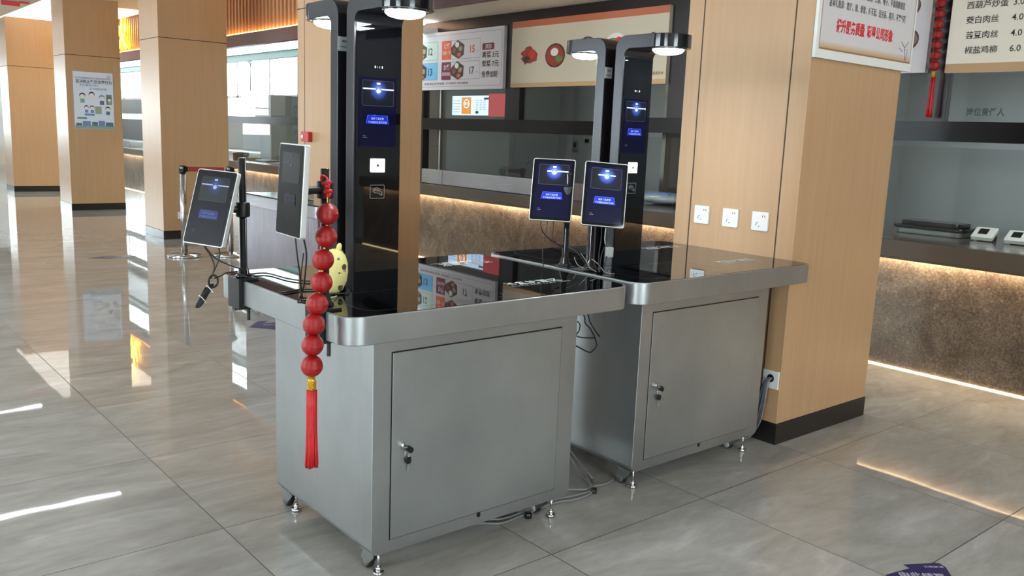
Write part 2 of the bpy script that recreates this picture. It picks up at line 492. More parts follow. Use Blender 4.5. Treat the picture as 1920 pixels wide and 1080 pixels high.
MB().box(4.245, 3.42, .825, 4.29, 5.56, .975).build('splash_panel', SHEEN, t, bevel=.003)
MB().box(4.246, 5.57, .825, 4.29, 5.95, .975).build('splash_panel', STEEL, t, bevel=.003)
mbx = MB().text('岗位责任人', .05, (4.286, .292, 1.593), (0, -1, 0), (0, 0, 1), width=.21, bold=.02)
mbx.build('lettering', mat('grey_lettering', (66, 78, 76), .6), t)

# ------------------------------------------------------------------ MENU BOARDS (faces look towards -x; reading direction is -y)
def pm(name, rgb, rough=.55): return mat(name, rgb, rough)
PAPER = pm('print_white', (214, 210, 214)); CREAM = pm('print_cream', (204, 192, 168)); ORANGE = pm('print_orange', (222, 98, 52))
MAROON = pm('print_maroon', (128, 40, 58)); SKYB = pm('print_blue', (110, 186, 228)); PALEG = pm('print_pale_green', (198, 214, 206))
BROWNP = pm('print_brown', (78, 44, 38)); FOOD = pm('print_food_red', (158, 62, 48)); RICE = pm('print_rice', (232, 224, 216))
GREENP = pm('print_green', (94, 132, 76)); TERRA = pm('print_terracotta', (190, 104, 72)); TANP = pm('print_tan', (196, 160, 118)); GREYP = pm('print_grey', (150, 146, 150))
YD, ZD = (0, -1, 0), (0, 0, 1)
def yrect(mb, y0, y1, z0, z1, mi, x): mb.add([(x, y0, z0), (x, y0, z1), (x, y1, z1), (x, y1, z0)], [(0, 1, 2, 3)], mi)
def yround(mb, y0, y1, z0, z1, r, mi, x):
    p = rrect(min(y0, y1), z0, max(y0, y1), z1, r, 4); mb.add([(x, a, b) for a, b in p], [tuple(range(len(p) - 1, -1, -1))], mi)
def yring(mb, y0, y1, z0, z1, r, w, mi, x):
    a = rrect(min(y0, y1), z0, max(y0, y1), z1, r, 4); b = rrect(min(y0, y1) + w, z0 + w, max(y0, y1) - w, z1 - w, max(.002, r - w), 4); k = len(a)
    mb.add([(x, p, q) for p, q in a] + [(x, p, q) for p, q in b], [(i, k + i, k + (i + 1) % k, (i + 1) % k) for i in range(k)], mi)
def ydisc(mb, y, z, ry, rz, mi, x, n=20, jit=0.):
    mb.add([(x, y + ry * (1 + random.uniform(-jit, jit)) * math.cos(2 * PI * k / n), z + rz * (1 + random.uniform(-jit, jit)) * math.sin(2 * PI * k / n)) for k in range(n)], [tuple(range(n - 1, -1, -1))], mi)

# meal board
t = thing('menu_board', 'white meal board with boxed meal pictures and prices twelve to seventeen', 'menu board', (4.22, 5.28, 1.805))
MB().box(4.222, 4.575, 1.805, 4.257, 6.0, 2.385).build('panel', PAPER, t)
g = MB(); x = 4.2212
yring(g, 5.96, 4.6, 1.835, 2.355, .02, .004, 6, x)
for (yl, yr, zt, zb, c, ttl, sub, price, pc, bg) in ((5.585, 4.935, 2.293, 2.105, 1, 'C餐', '荤素一荤', '15', 1, 0), (5.585, 4.935, 2.082, 1.903, 2, 'D餐', '两荤两素', '17', 7, 0),
                                                     (6.28, 5.655, 2.295, 2.108, 5, '', '', '12', 7, 5), (6.28, 5.655, 2.083, 1.905, 4, '', '', '13', 7, 4)):
    if yl > 6: yl = 5.985
    if bg: yround(g, yl, yr, zb, zt, .012, bg, x - .0002)
    yring(g, yl, yr, zb, zt, .012, .004, 6, x - .0004)
    if ttl:
        yround(g, yl, yl - .165, zb, zt, .01, c, x - .0006)
        g.text(ttl, .06, (x - .001, yl - .04, zt - .075), YD, ZD, mi=0, bold=.02)
        g.text(sub, .04, (x - .001, yl - .012, zt - .135), YD, ZD, mi=0, bold=.01, width=.14)
    zc = (zb + zt) / 2; yc = yl - .28 if ttl else 5.96
    # meal box seen from above
    K = 1.22
    q = [(yc + .1 * K, zc + .02), (yc + .01, zc + .078 * K), (yc - .085 * K, zc + .035 * K), (yc - .08 * K, zc - .045 * K), (yc - .01, zc - .075 * K), (yc + .09 * K, zc - .035 * K)]
    g.add([(x - .0008, a, b) for a, b in q], [(0, 1, 2, 3, 4, 5)], 7)
    ydisc(g, yc + .015, zc + .048, .034, .028, 9, x - .0012)
    ydisc(g, yc + .06, zc - .005, .032, .024, 8, x - .0012, 12, .15); ydisc(g, yc - .045, zc + .005, .034, .026, 10, x - .0012, 12, .15); ydisc(g, yc - .02, zc - .05, .034, .02, 11, x - .0012, 12, .15)
    g.text(price, .10, (x - .001, yr + (.185 if ttl else .19), zc - .038), YD, ZD, mi=pc, bold=.02, width=.075)
    g.text('元', .025, (x - .001, yr + .06, zc - .03), YD, ZD, mi=6)
yround(g, 4.905, 4.72, 2.175, 2.238, .012, 2, x - .0004)
g.text('添加', .05, (x - .001, 4.86, 2.188), YD, ZD, mi=0, bold=.01)
for s_, z in (('素菜 3元', 2.105), ('荤菜 7元', 2.02), ('免费加饭', 1.92)):
    g.text(s_, .065, (x - .001, 4.905, z), YD, ZD, mi=7, bold=.018, width=.26)
g.text('荤素搭配营养健康  文明餐厅 节约粮食', .026, (x - .001, 5.9, 1.858), YD, ZD, mi=2, width=.78)
g.build('lettering', [PAPER, ORANGE, MAROON, CREAM, SKYB, PALEG, GREYP, BROWNP, pm('print_meat', (138, 74, 56)), RICE, pm('print_cabbage', (150, 146, 108)), TERRA], t)

# dish picture board
t = thing('menu_board', 'cream board with round dish pictures and an orange top band behind the lamp heads', 'menu board', (4.22, 3.5, 1.81))
MB().box(4.222, 2.565, 1.812, 4.257, 4.455, 2.405).build('panel', CREAM, t)
g = MB()
yrect(g, 4.455, 2.565, 2.348, 2.405, 1, x); yrect(g, 4.455, 2.565, 1.812, 1.85, 4, x)
ydisc(g, 4.2, 2.09, .11, .075, 2, x - .0004, 24, .22); ydisc(g, 4.17, 2.11, .05, .04, 6, x - .0008, 14, .2); ydisc(g, 4.24, 2.06, .05, .03, 3, x - .0008, 14, .2)
ydisc(g, 3.85, 2.08, .13, .105, 3, x - .0004); ydisc(g, 3.85, 2.08, .115, .092, 2, x - .0006, 24, .06); ydisc(g, 3.86, 2.11, .05, .035, 7, x - .0008); ydisc(g, 3.8, 2.05, .045, .03, 5, x - .0008, 14, .15)
ydisc(g, 3.45, 2.12, .12, .1, 3, x - .0004); ydisc(g, 3.45, 2.12, .1, .085, 5, x - .0006, 20, .1)
ydisc(g, 3.12, 2.14, .12, .09, 7, x - .0004); ydisc(g, 3.15, 2.165, .055, .03, 5, x - .0008, 16, .2); ydisc(g, 3.085, 2.175, .035, .022, 6, x - .0009, 12, .15)
ydisc(g, 2.72, 2.13, .1, .08, 3, x - .0004, 20, .1)
g.text('健康美食', .028, (x - .001, 2.7, 1.885), YD, ZD, mi=2)
g.build('printed_pattern', [CREAM, TERRA, FOOD, BROWNP, TANP, GREENP, pm('print_tomato', (206, 52, 44)), RICE], t)

# board between the pillar and the lantern string
t = thing('menu_board', 'cream board strip with brown dishes seen beside the big pillar notice', 'menu board', (4.22, 1.2, 1.84))
MB().box(4.222, .535, 1.84, 4.257, 2.37, 2.41).build('panel', PAPER, t)
g = MB()
for yy, zz, r_ in ((.635, 2.04, .07), (.64, 2.235, .065), (1.0, 2.04, .08), (1.0, 2.24, .08)):
    ydisc(g, yy + .04, zz, r_ * 1.15, r_, 0, x - .0004); ydisc(g, yy + .04, zz, r_, r_ * .85, 1, x - .0008, 16, .08)
g.build('printed_pattern', [BROWNP, pm('print_greige', (128, 108, 96))], t)

# price board
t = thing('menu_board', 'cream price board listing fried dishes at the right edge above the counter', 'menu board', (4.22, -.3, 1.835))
MB().box(4.222, -1.2, 1.835, 4.257, .418, 2.41).build('panel', mat('print_cream_glow', (208, 202, 188), .55, emit=(208, 202, 188), es=.12), t)  # faint emission brightens the whole board; no lamp behind it
g = MB()
yrect(g, .418, -1.2, 1.835, 1.885, 1, x)
for n_, (s_, p_, z) in enumerate((('西葫芦炒蛋', '3.0', 2.195), ('茭白肉丝', '4.0', 2.112), ('芸豆肉丝', '4.0', 2.027), ('椒盐鸡柳', '6.0', 1.943))):
    w = .225 if n_ == 0 else .178
    g.text(s_, .045, (x - .001, .335 - .006 * n_, z), YD, ZD, mi=0, bold=.012, width=w)
    g.text(p_, .05, (x - .001, .085 - .004 * n_, z), YD, ZD, mi=0, bold=.008)
g.build('lettering', [INK, TANP], t)

# glowing menu and red sheet, both emissive, behind the upper pane
t = thing('glowing_menu', 'small menu with white and orange panels glowing behind the glass', 'lit sign', (4.33, 5.1, 1.52))
MB().box(4.36, 4.60, 1.555, 4.385, 5.57, 1.75).build('menu_panel', mat('glowing_panel', (230, 240, 255), .5, emit=(196, 218, 255), es=.75), t)
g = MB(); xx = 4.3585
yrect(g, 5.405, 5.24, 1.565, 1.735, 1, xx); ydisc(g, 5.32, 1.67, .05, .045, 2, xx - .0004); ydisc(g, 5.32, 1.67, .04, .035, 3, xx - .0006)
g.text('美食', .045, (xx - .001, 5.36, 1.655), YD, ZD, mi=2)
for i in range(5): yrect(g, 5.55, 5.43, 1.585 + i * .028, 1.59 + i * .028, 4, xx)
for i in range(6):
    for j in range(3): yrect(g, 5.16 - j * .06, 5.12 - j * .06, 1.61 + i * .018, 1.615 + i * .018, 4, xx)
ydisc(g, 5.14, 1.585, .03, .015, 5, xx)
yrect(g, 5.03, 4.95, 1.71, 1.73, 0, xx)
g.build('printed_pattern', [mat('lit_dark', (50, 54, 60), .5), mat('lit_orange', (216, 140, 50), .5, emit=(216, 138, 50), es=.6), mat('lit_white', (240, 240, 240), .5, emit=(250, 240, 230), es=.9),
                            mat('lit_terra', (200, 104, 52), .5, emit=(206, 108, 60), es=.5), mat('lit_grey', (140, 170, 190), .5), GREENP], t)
tag(MB().box(4.352, 4.68, 1.545, 4.356, 4.945, 1.765).build('red_sheet', mat('red_sheet', (208, 82, 84), .6, emit=(214, 84, 88), es=.25)), 'plain red sheet at the right end of the glowing menu', 'sheet')

# notice board on the near column
t = thing('notice_board', 'white conduct notice with a red slogan fixed to the near column', 'notice', (2.72, .118, 1.75))
MB().box(2.312, .104, 1.752, 3.172, .1195, 2.7).build('panel', WHITEP, t, bevel=.002)
g = MB(); y = .1035; XD = (1, 0, 0)
def xrect(mb, x0, x1, z0, z1, mi, yy): mb.add([(x0, yy, z0), (x1, yy, z0), (x1, yy, z1), (x0, yy, z1)], [(0, 1, 2, 3)], mi)
xrect(g, 2.335, 3.155, 1.79, 2.68, 0, y)
for a, b, z0, z1 in ((2.335, 2.341, 1.79, 2.68), (3.149, 3.155, 1.79, 2.68)): xrect(g, a, b, z0, z1, 1, y - .0004)
xrect(g, 2.341, 3.149, 1.79, 1.797, 2, y - .0004)
for i in range(7): xrect(g, 2.342, 3.148, 1.797 + i * .0045, 1.797 + (i + 1) * .0045, 3 + i, y - .0003)
g.text('提升服务质量  彰显公司形象', .058, (2.46, y - .001, 1.878), XD, ZD, mi=10, bold=.035, width=.50)
g.text('基本礼貌语：您好、请、谢谢、对不起、没关系、再见、不客气哦', .036, (2.385, y - .001, 1.975), XD, ZD, mi=11, bold=.02, width=.68)
g.text('仪容仪表：工作服干净整洁、面部、口罩、帽子、手套佩戴规范', .036, (2.385, y - .001, 2.033), XD, ZD, mi=11, bold=.02, width=.66)
g.text('待客热情、服务周到、耐心细致', .036, (2.55, y - .001, 2.086), XD, ZD, mi=11, bold=.02, width=.40)
for (a, b) in (((3.10, 1.80), (3.085, 1.86)), ((3.085, 1.86), (3.05, 1.885)), ((3.085, 1.86), (3.12, 1.89)), ((3.07, 1.84), (3.03, 1.855)), ((3.09, 1.85), (3.125, 1.855)), ((3.1, 1.8), (3.115, 1.845))):
    g.tube([(a[0], y - .0005, a[1]), (b[0], y - .0005, b[1])], .0014, 4, 12, sub=1)
fade = [pm('notice_fade_%d' % i, tuple(int(a + (b - a) * i / 6) for a, b in zip((196, 158, 112), (206, 200, 198)))) for i in range(7)]
g.build('lettering', [pm('notice_paper', (208, 202, 202)), pm('notice_edge', (168, 150, 136)), pm('notice_brown', (150, 108, 78))] + fade + [REDINK, pm('notice_ink', (104, 98, 98)), pm('reed_ink', (96, 92, 88))], t)

# cartoon notice on the fourth column
t = thing('wall_poster', 'white food saving notice with small cartoon figures on the veneered column', 'poster', (2.56, 12.198, 1.2))
MB().box(2.282, 12.19, 1.215, 2.835, 12.197, 2.045).build('sheet', pm('poster_paper', (214, 222, 236)), t)
g = MB(); y = 12.1895
g.text('市卫生健康委联合市教育局共同倡议', .028, (2.31, y - .001, 1.945), XD, ZD, mi=0, width=.50)
g.text('坚决制止餐饮浪费行为', .055, (2.315, y - .001, 1.885), XD, ZD, mi=0, bold=.02, width=.50)
g.text('厉行勤俭节约', .034, (2.37, y - .001, 1.84), XD, ZD, mi=0, width=.25)
g.text('反对铺张浪费', .034, (2.50, y - .001, 1.79), XD, ZD, mi=0, width=.24)
def xdisc(mb, cx, cz, r, mi, yy, n=16, sz=1.): mb.add([(cx + r * math.cos(2 * PI * k / n), yy, cz + r * sz * math.sin(2 * PI * k / n)) for k in range(n)], [tuple(range(n))], mi)
xdisc(g, 2.78, 1.99, .022, 0, y); xdisc(g, 2.78, 1.99, .016, 8, y - .0004)
def kid(cx, cz, hair, body, k=1.):
    xdisc(g, cx, cz, .042 * k, hair, y - .0003); xdisc(g, cx, cz - .012 * k, .036 * k, 2, y - .0006, sz=.9)
    xrect(g, cx - .03 * k, cx + .03 * k, cz - .105 * k, cz - .045 * k, body, y - .0003)
kid(2.40, 1.70, 1, 3); kid(2.53, 1.72, 1, 2); kid(2.67, 1.68, 5, 4)
xrect(g, 2.73, 2.81, 1.58, 1.73, 6, y); kid(2.775, 1.66, 1, 7, .7)
kid(2.45, 1.53, 1, 5, .75); kid(2.53, 1.53, 1, 5, .75); xrect(g, 2.42, 2.56, 1.41, 1.44, 5, y - .0008)
xrect(g, 2.57, 2.66, 1.44, 1.55, 7, y); kid(2.75, 1.52, 1, 4, .85)
xrect(g, 2.32, 2.45, 1.36, 1.385, 6, y)
xrect(g, 2.285, 2.832, 1.218, 1.27, 3, y); 
for i, (a, b, h) in enumerate(((2.30, 2.38, .04), (2.39, 2.5, .07), (2.52, 2.60, .06), (2.61, 2.70, .08), (2.71, 2.82, .06))): xrect(g, a, b, 1.26, 1.26 + h, 5 if i % 2 else 4, y - .0002)
g.build('printed_pattern', [pm('poster_ink', (70, 78, 92)), pm('hair_ink', (46, 46, 54)), pm('face_ink', (226, 220, 216)), pm('teal_ink', (130, 164, 150)), pm('slate_ink', (96, 108, 124)),
                            pm('blue_ink', (112, 132, 184)), pm('moss_ink', (110, 126, 112)), pm('olive_ink', (150, 160, 140)), pm('poster_paper', (214, 222, 236))], t)

# ------------------------------------------------------------------ WALL FITTINGS
def socket_plate(label, y0, z0, s=.086):
    t = thing('wall_socket', label, 'socket', (2.318, y0 + s / 2, z0 + s / 2))
    pl_ = MB().prism(rrect(y0, z0, y0 + s, z0 + s, .004, 3), 2.309, 2.3175, 'x')
    g = MB()
    for dy, dz, w, h in ((.028, .062, .003, .009), (.016, .062, .003, .009), (.06, .022, .003, .01), (.042, .018, .008, .003), (.052, .034, .008, .003)):
        g.box(2.3084, y0 + dy, z0 + dz, 2.3091, y0 + dy + w, z0 + dz + h)
    for vv, ff in ((g.v, g.f),): pl_.add(vv, ff, 1)
    pl_.build('plate', [WHITE, BLACK], t)
    return t
SG = 'sockets on the near column'
socket_plate('white wall socket farthest from the notice on the near column', .594, .983)
socket_plate('white wall socket in the middle of the three on the near column', .425, .983)
socket_plate('white wall socket nearest the corner of the near column', .26, .983)
t = thing('cable_outlet', 'white outlet plate low on the near column with cables coming out', 'outlet', (2.318, .166, .3))
MB().box(2.308, .128, .264, 2.3175, .212, .348).build('plate', WHITE, t, bevel=.002)
MB().cyl((2.3075, .17, .312), .019, .003, 'x', 20).build('cable_hole', BLACK, t)
t = thing('fire_alarm_box', 'small red fire alarm box on the veneered column', 'alarm', (2.3, 4.765, 1.29))
MB().box(2.262, 4.695, 1.25, 2.299, 4.83, 1.332).build('case', mat('alarm_red', (190, 34, 40), .4), t, bevel=.004)
MB().cyl((2.258, 4.80, 1.29), .016, .005, 'x', 16).build('button', WHITE, t)
t = thing('wall_socket', 'small white socket low on the column behind the rope posts', 'socket', (2.47, 8.398, .28))
MB().box(2.445, 8.39, .24, 2.505, 8.399, .32).build('plate', WHITE, t, bevel=.002)
MB().box(2.46, 8.3888, .27, 2.49, 8.3896, .275).build('pin_hole', BLACK, t)

# ------------------------------------------------------------------ CHECKOUT KIOSKS
KW, KD, KH, KU = 1.1374, .8963, .8667, .7863
AX, AY = 0., 0.
BX, BY = 1.1835, .0105
def make_kiosk():
    t = thing('checkout_kiosk', 'front brushed steel checkout kiosk with a red bead string hanging over its left corner', 'kiosk', (0, 0, 0))
    MB().prism(rrect(0, 0, KW, KD, .066, 10), KU, KH, 'z').build('worktop_rim', STEEL, t, bevel=.003)
    g = MB().prism(rrect(.009, .009, KW - .009, KD - .009, .058, 10), KH - .003, KH + .0012, 'z', 0)
    g.build('glass_top', BLACKGLASS, t)
    g = MB(); z = KH + .0016
    outline(g, .10, .055, .62, .33, .05, .0012, z, 0)
    outline(g, .10, .57, .62, .85, .05, .0012, z, 0)
    g.text('餐盘放置区', .052, (.735, .205, z), (1, 0, 0), (0, 1, 0), mi=1, bold=.012, width=.25)
    g.text('PLACE THE TRAY HERE', .014, (.735, .18, z), (1, 0, 0), (0, 1, 0), mi=1, width=.27)
    g.text('餐盘放置区', .052, (1.04, .70, z), (-1, 0, 0), (0, -1, 0), mi=1, bold=.012, width=.25)
    g.text('PLACE THE TRAY HERE', .014, (1.04, .725, z), (-1, 0, 0), (0, -1, 0), mi=1, width=.27)
    g.build('surface_marking', [mat('faint_marking', (96, 96, 92), .4), mat('white_marking', (200, 208, 204), .4)], t)
    x0, x1, y0, y1, z0 = .1598, .9909, .1216, .785, .0797
    prof = rrect(x0, z0, x1, KU + .03, .026, 5, (1, 0, 0, 1))
    MB().prism([(a, min(b, KU - .0005)) for a, b in prof], y0, y1, 'y').build('cabinet', STEELV, t, bevel=.002)
    dx0, dx1, dz0, dz1 = .2272, .9165, .1225, .7175
    MB().box(dx0 - .0045, y0 - .0006, dz0 - .0018, dx1 + .0018, y0 + .001, dz1 + .0045).build('door_gap', BLACK, t)
    d = MB().box(dx0, y0 - .0022, dz0, dx1, y0 + .0005, dz1).build('door', mat_door, t, bevel=.0008, seg=1)
    l = MB().cyl((.2655, y0 - .013, .423), .0095, .012, 'y', 20).build('lock', CHROME, d)
    k = MB()
    Mk = Matrix.Translation((.272, y0 - .022, .418)) @ Matrix.Rotation(.7, 4, 'Y')
    k.prism(rrect(-.004, -.009, .022, .009, .007, 4), -.004, .004, 'y', 0, Mk)
    k.box(.262, y0 - .026, .42, .270, y0 - .012, .4225, 1)
    k.build('key', [BLACK, CHROME], d)
    k = MB()
    k.prism(rrect(.274, .361, .292, .384, .007, 4), y0 - .013, y0 - .007, 'y', 0)
    k.box(.2805, y0 - .0105, .338, .2855, y0 - .0085, .361, 1)
    k.tube([(.276 + .008 * math.cos(a), y0 - .012, .392 + .013 * math.sin(a)) for a in [2 * PI * i / 12 for i in range(12)]], .0009, 5, 1, closed=True, sub=1)
    k.build('hanging_key', [BLACK, CHROME], d)
    MB().prism(rrect(.5665, .104, .5815, .1235, .007, 5), y0 - .0012, y0 + .0003, 'y').build('cable_slot', BLACK, t)
    for cx, cy, sx_ in ((x0 + .045, y0 + .045, 1), (x1 - .055, y0 + .045, -1), (x0 + .045, y1 - .05, 1), (x1 - .055, y1 - .05, -1)):
        c = MB().box(cx - .045 if sx_ < 0 else cx - .03, cy - .028, .0745, cx + .03, cy + .045, .0795)
        wx = cx - (.022 if sx_ < 0 else 0)
        for o_ in (-.013, .013):
            c.prism([(cy + .06, .018), (cy + .068, .034), (cy + .045, .0745), (cy - .012, .0745), (cy - .006, .052), (cy + .03, .02)], wx + o_ - .0012, wx + o_ + .0012, 'x')
        cc = c.build('caster', ZINC, t)
        MB().cyl((wx - .0105, cy + .046, .0205), .0205, .021, 'x', 24).build('wheel', mat('caster_wheel', (38, 34, 32), .45), cc)
        w = MB().cyl((wx - .016, cy + .046, .0205), .0155, .032, 'x', 20); w.build('hub', mat('pale_hub', (168, 166, 162), .4) if sx_ < 0 else mat('grey_hub', (92, 90, 88), .4), cc)
        MB().cyl((cx, cy - .016, 0), .0175, .011).cyl((cx, cy - .016, .011), .009, .014).cyl((cx, cy - .016, .02), .0045, .056).build('levelling_foot', CHROME, cc)
    return t
mat_door = make_steel('brushed_steel_door', (172, 176, 176), .4)
KA = make_kiosk()
KB = dup(KA, (BX, BY, 0), 'rear brushed steel checkout kiosk touching the near veneered column')
for o_ in (KA, KB): o_['group'] = 'steel checkout kiosks'

# ------------------------------------------------------------------ SCREEN PICTURES
def screen_mats(l):
    k = 'screen_%s_' % l; a = {'on': 1., 'tower': .55, 'dim': .15, 'off': .012}[l]
    return [mat(k + 'base', (4, 4, 8), .05, emit=(20, 20, 84), es=.2 * a, spec=.3),
            make_glow(k + 'glow', [(0, (10, 12, 22)), (.35, (20, 28, 60)), (.7, (74, 110, 205)), (1, (170, 205, 255))], 1., .8 * a),
            mat(k + 'line', (14, 15, 20), .1, emit=(120, 130, 150), es=.5 * a),
            mat(k + 'bright', (14, 15, 20), .1, emit=(190, 210, 255), es=2.6 * a),
            mat(k + 'blue', (6, 7, 20), .1, emit=(26, 44, 190), es=.9 * a),
            mat(k + 'text', (14, 15, 20), .1, emit=(140, 170, 255), es=1.3 * a),
            mat(k + 'edge', (14, 15, 20), .1, emit=(80, 100, 240), es=1.1 * a)]

def screen_picture(parent, M, w, h, level, bars=((-.45, -.15), (.1, .5))):
    """picture on a display w x h, centred on its own origin, in its own plane"""
    g = MB(); X, Y = w / 2, h / 2
    g.poly([(-X, -Y, 0), (X, -Y, 0), (X, Y, 0), (-X, Y, 0)], 0)
    px0, px1, py0, py1 = -.41 * w, .43 * w, .09 * h, .455 * h
    p = rrect(px0, py0, px1, py1, .03 * w, 4); g.poly([(a, b, .0003) for a, b in p], 1)
    outline(g, px0, py0, px1, py1, .045 * w, .006 * w, .0006, 2)
    cx = .02 * w
    for a, b in bars: g.box(cx + a * .78 * w, .325 * h, .0006, cx + b * .78 * w, .342 * h, .0009, 3)
    g.box(cx - .045 * w, .40 * h, .0006, cx + .045 * w, .425 * h, .0009, 3)
    n = 16; g.poly([(cx + .055 * w * math.cos(2 * PI * k / n), .305 * h + .03 * h * math.sin(2 * PI * k / n), .0008) for k in range(n)], 3)
    q = [(-.30 * w, -.17 * h), (.30 * w, -.17 * h), (.26 * w, -.045 * h), (-.26 * w, -.045 * h)]
    g.poly([(a, b, .0004) for a, b in q], 4)
    for (a, b), (c, d) in zip(q[1:], q[2:] + q[:1]): g.tube([(a, b, .0007), (c, d, .0007)], .0035 * w, 4, 6, sub=1)
    g.text('请将餐盘放置', .036 * h, (0, -.105 * h, .0009), (1, 0, 0), (0, 1, 0), 'CENTER', 5, .015)
    g.text('下方感应区进行识别', .036 * h, (0, -.158 * h, .0009), (1, 0, 0), (0, 1, 0), 'CENTER', 5, .015)
    g.box(-.38 * w, -.345 * h, .0005, -.31 * w, -.338 * h, .0007, 2); g.box(-.38 * w, -.372 * h, .0005, -.27 * w, -.362 * h, .0007, 2)
    mats = screen_mats(level)
    key = 'screen_%s_glow_%.3f' % (level, w)
    a = {'on': 1., 'tower': .55, 'dim': .15, 'off': .012}[level]
    mats[1] = make_glow(key, [(0, (9, 11, 18)), (.35, (16, 22, 52)), (.7, (64, 96, 196)), (1, (170, 205, 255))], .36 * w, .9 * a, (cx, .325 * h, 0))
    o = g.build('screen', mats, parent, origin=(0, 0, 0))
    o.matrix_local = M
    return o

# ------------------------------------------------------------------ SCANNER TOWERS
def make_tower():
    t = thing('scanner_tower', 'front black scanner tower facing the viewer on the near kiosk, beside the plush toy', 'scanner tower', (0, 0, 0))
    W2, H, dp, th, L = .0845, .898, .046, .05, .147
    # side profile of an upside-down L with a rounded back corner
    r = .05
    prof = [(dp, 0), (dp, H - r)] + [(dp - r + r * math.cos(a), H - r + r * math.sin(a)) for a in [PI / 2 * k / 7 for k in range(1, 8)]]
    ri = .03
    prof += [(-L, H), (-L, H - th), (-ri, H - th)] + [(-ri + ri * math.sin(a), H - th - ri + ri * math.cos(a)) for a in [PI / 2 * k / 5 for k in range(1, 6)]] + [(0, 0)]
    MB().prism(prof, -W2, W2, 'x').build('body', TOWERSIDE, t, bevel=.002)
    pl = [(W2 * math.cos(a), -L + W2 * math.sin(a)) for a in [-PI + PI * k / 20 for k in range(21)]]
    MB().prism(pl, H - th, H, 'z').build('lamp_head', BLACKGLOSS, t, bevel=.002)
    MB().lathe([(.066, H - th - .004), (.070, H - th - .004), (.070, H - th), (.066, H - th)], (0, -L, 0), n=36).build('lamp_ring', CHROME, t)
    MB().lathe([(0, H - th - .022), (.03, H - th - .0205), (.05, H - th - .015), (.058, H - th - .008), (.060, H - th - .0005), (0, H - th - .0005)], (0, -L, 0), n=36).build('lamp_diffuser', LAMP, t)
    MB().box(-W2 + .007, -.0025, .004, W2 - .003, 0, H - th - .03).build('front_glass', BLACKGLASS, t)
    M = Matrix.Translation((-.0025, -.0032, 1.424 - KH)) @ Matrix.Rotation(PI / 2, 4, 'X')
    screen_picture(t, M, .134, .21, 'tower', ((-.52, -.1), (.1, .52)))
    z = 1.2615 - KH; y = -.0028
    q = MB().prism(rrect(-.026, z - .021, .026, z + .021, .003, 4), y, y - .0015, 'y')
    q.build('code_reader', mat('reader_light', (255, 255, 255), .4, emit=(246, 252, 255), es=2.2), t)
    MB().lathe([(0, 0), (.0045, 0), (.0045, .001), (0, .001)], (0, y - .003, z), 'y', n=14).build('reader_lens', BLACK, t)
    n = MB(); Mn = Matrix.Translation((0, y, 1.18 - KH)) @ Matrix.Rotation(PI / 2, 4, 'X')
    outline(n, -.026, -.021, .026, .021, .003, .0012, .0004, 0, Mn)
    for dx_, dz_ in ((0, 0), (.004, .004)):
        n.tube([(-.015 + dx_, .006 + dz_, .0005), (-.004 + dx_, .008 + dz_, .0005), (.006 + dx_, .003 + dz_, .0005)], .0007, 4, 0, Mn)
    n.tube([(-.016, .002, .0005), (-.006, -.004, .0005), (.006, -.005, .0005), (.014, -.012, .0005), (.018, -.006, .0005), (.01, .002, .0005), (-.002, .002, .0005), (-.014, .006, .0005)], .0008, 4, 0, Mn)
    n.build('card_symbol', mat('grey_symbol', (120, 124, 124), .4, emit=(120, 124, 124), es=.25), t)
    s = MB()
    for i, xx in enumerate((-.012, -.005, .003, .013)): s.box(xx - .0012, y - .0006, 1.557 - KH, xx + .0012, y, 1.563 - KH, 0 if i in (0, 3) else 1)
    s.build('camera_dots', [mat('dot_light', (230, 240, 240), .3, emit=(230, 240, 240), es=.8), mat('dot_dim', (90, 96, 100), .3)], t)
    st = MB().box(.042, dp, 1.607 - KH, .0835, dp + .0008, 1.65 - KH)
    st.box(.048, dp + .0008, 1.618 - KH, .078, dp + .0010, 1.621 - KH, 1).box(.05, dp + .0008, 1.634 - KH, .07, dp + .0010, 1.64 - KH, 1)
    st.build('label_sticker', [mat('silver_label', (170, 172, 172), .35), mat('label_ink', (100, 100, 100), .5)], t)
    return t
TX = .3005
TA = make_tower(); TA.location = (TX, .347, KH + .0012)
dup(TA, (TX, .493, KH + .0012), 'rear black scanner tower facing away behind the toy, lamp head pointing left', rot=(0, 0, PI))
dup(TA, (BX + TX, BY + .347, KH + .0012), 'front black scanner tower facing the viewer on the kiosk by the near column')
dup(TA, (BX + TX, BY + .493, KH + .0012), 'rear black scanner tower facing away on the kiosk by the near column', rot=(0, 0, PI))
for o_ in sc.objects:
    if o_.name.startswith('scanner_tower'): o_['group'] = 'black lamp topped scanner towers on the kiosks'

# ------------------------------------------------------------------ CLAMPED CUSTOMER DISPLAYS
def facing(az, tilt, roll):
    az, tilt, roll = [math.radians(a) for a in (az, tilt, roll)]
    n = Vector((math.cos(az) * math.cos(tilt), math.sin(az) * math.cos(tilt), math.sin(tilt)))
    x_ = Vector((0, 0, 1)).cross(n).normalized(); y_ = n.cross(x_)
    c, s_ = math.cos(roll), math.sin(roll)
    a, b = c * x_ + s_ * y_, -s_ * x_ + c * y_
    return Matrix(((a.x, b.x, n.x), (a.y, b.y, n.y), (a.z, b.z, n.z))).to_4x4()

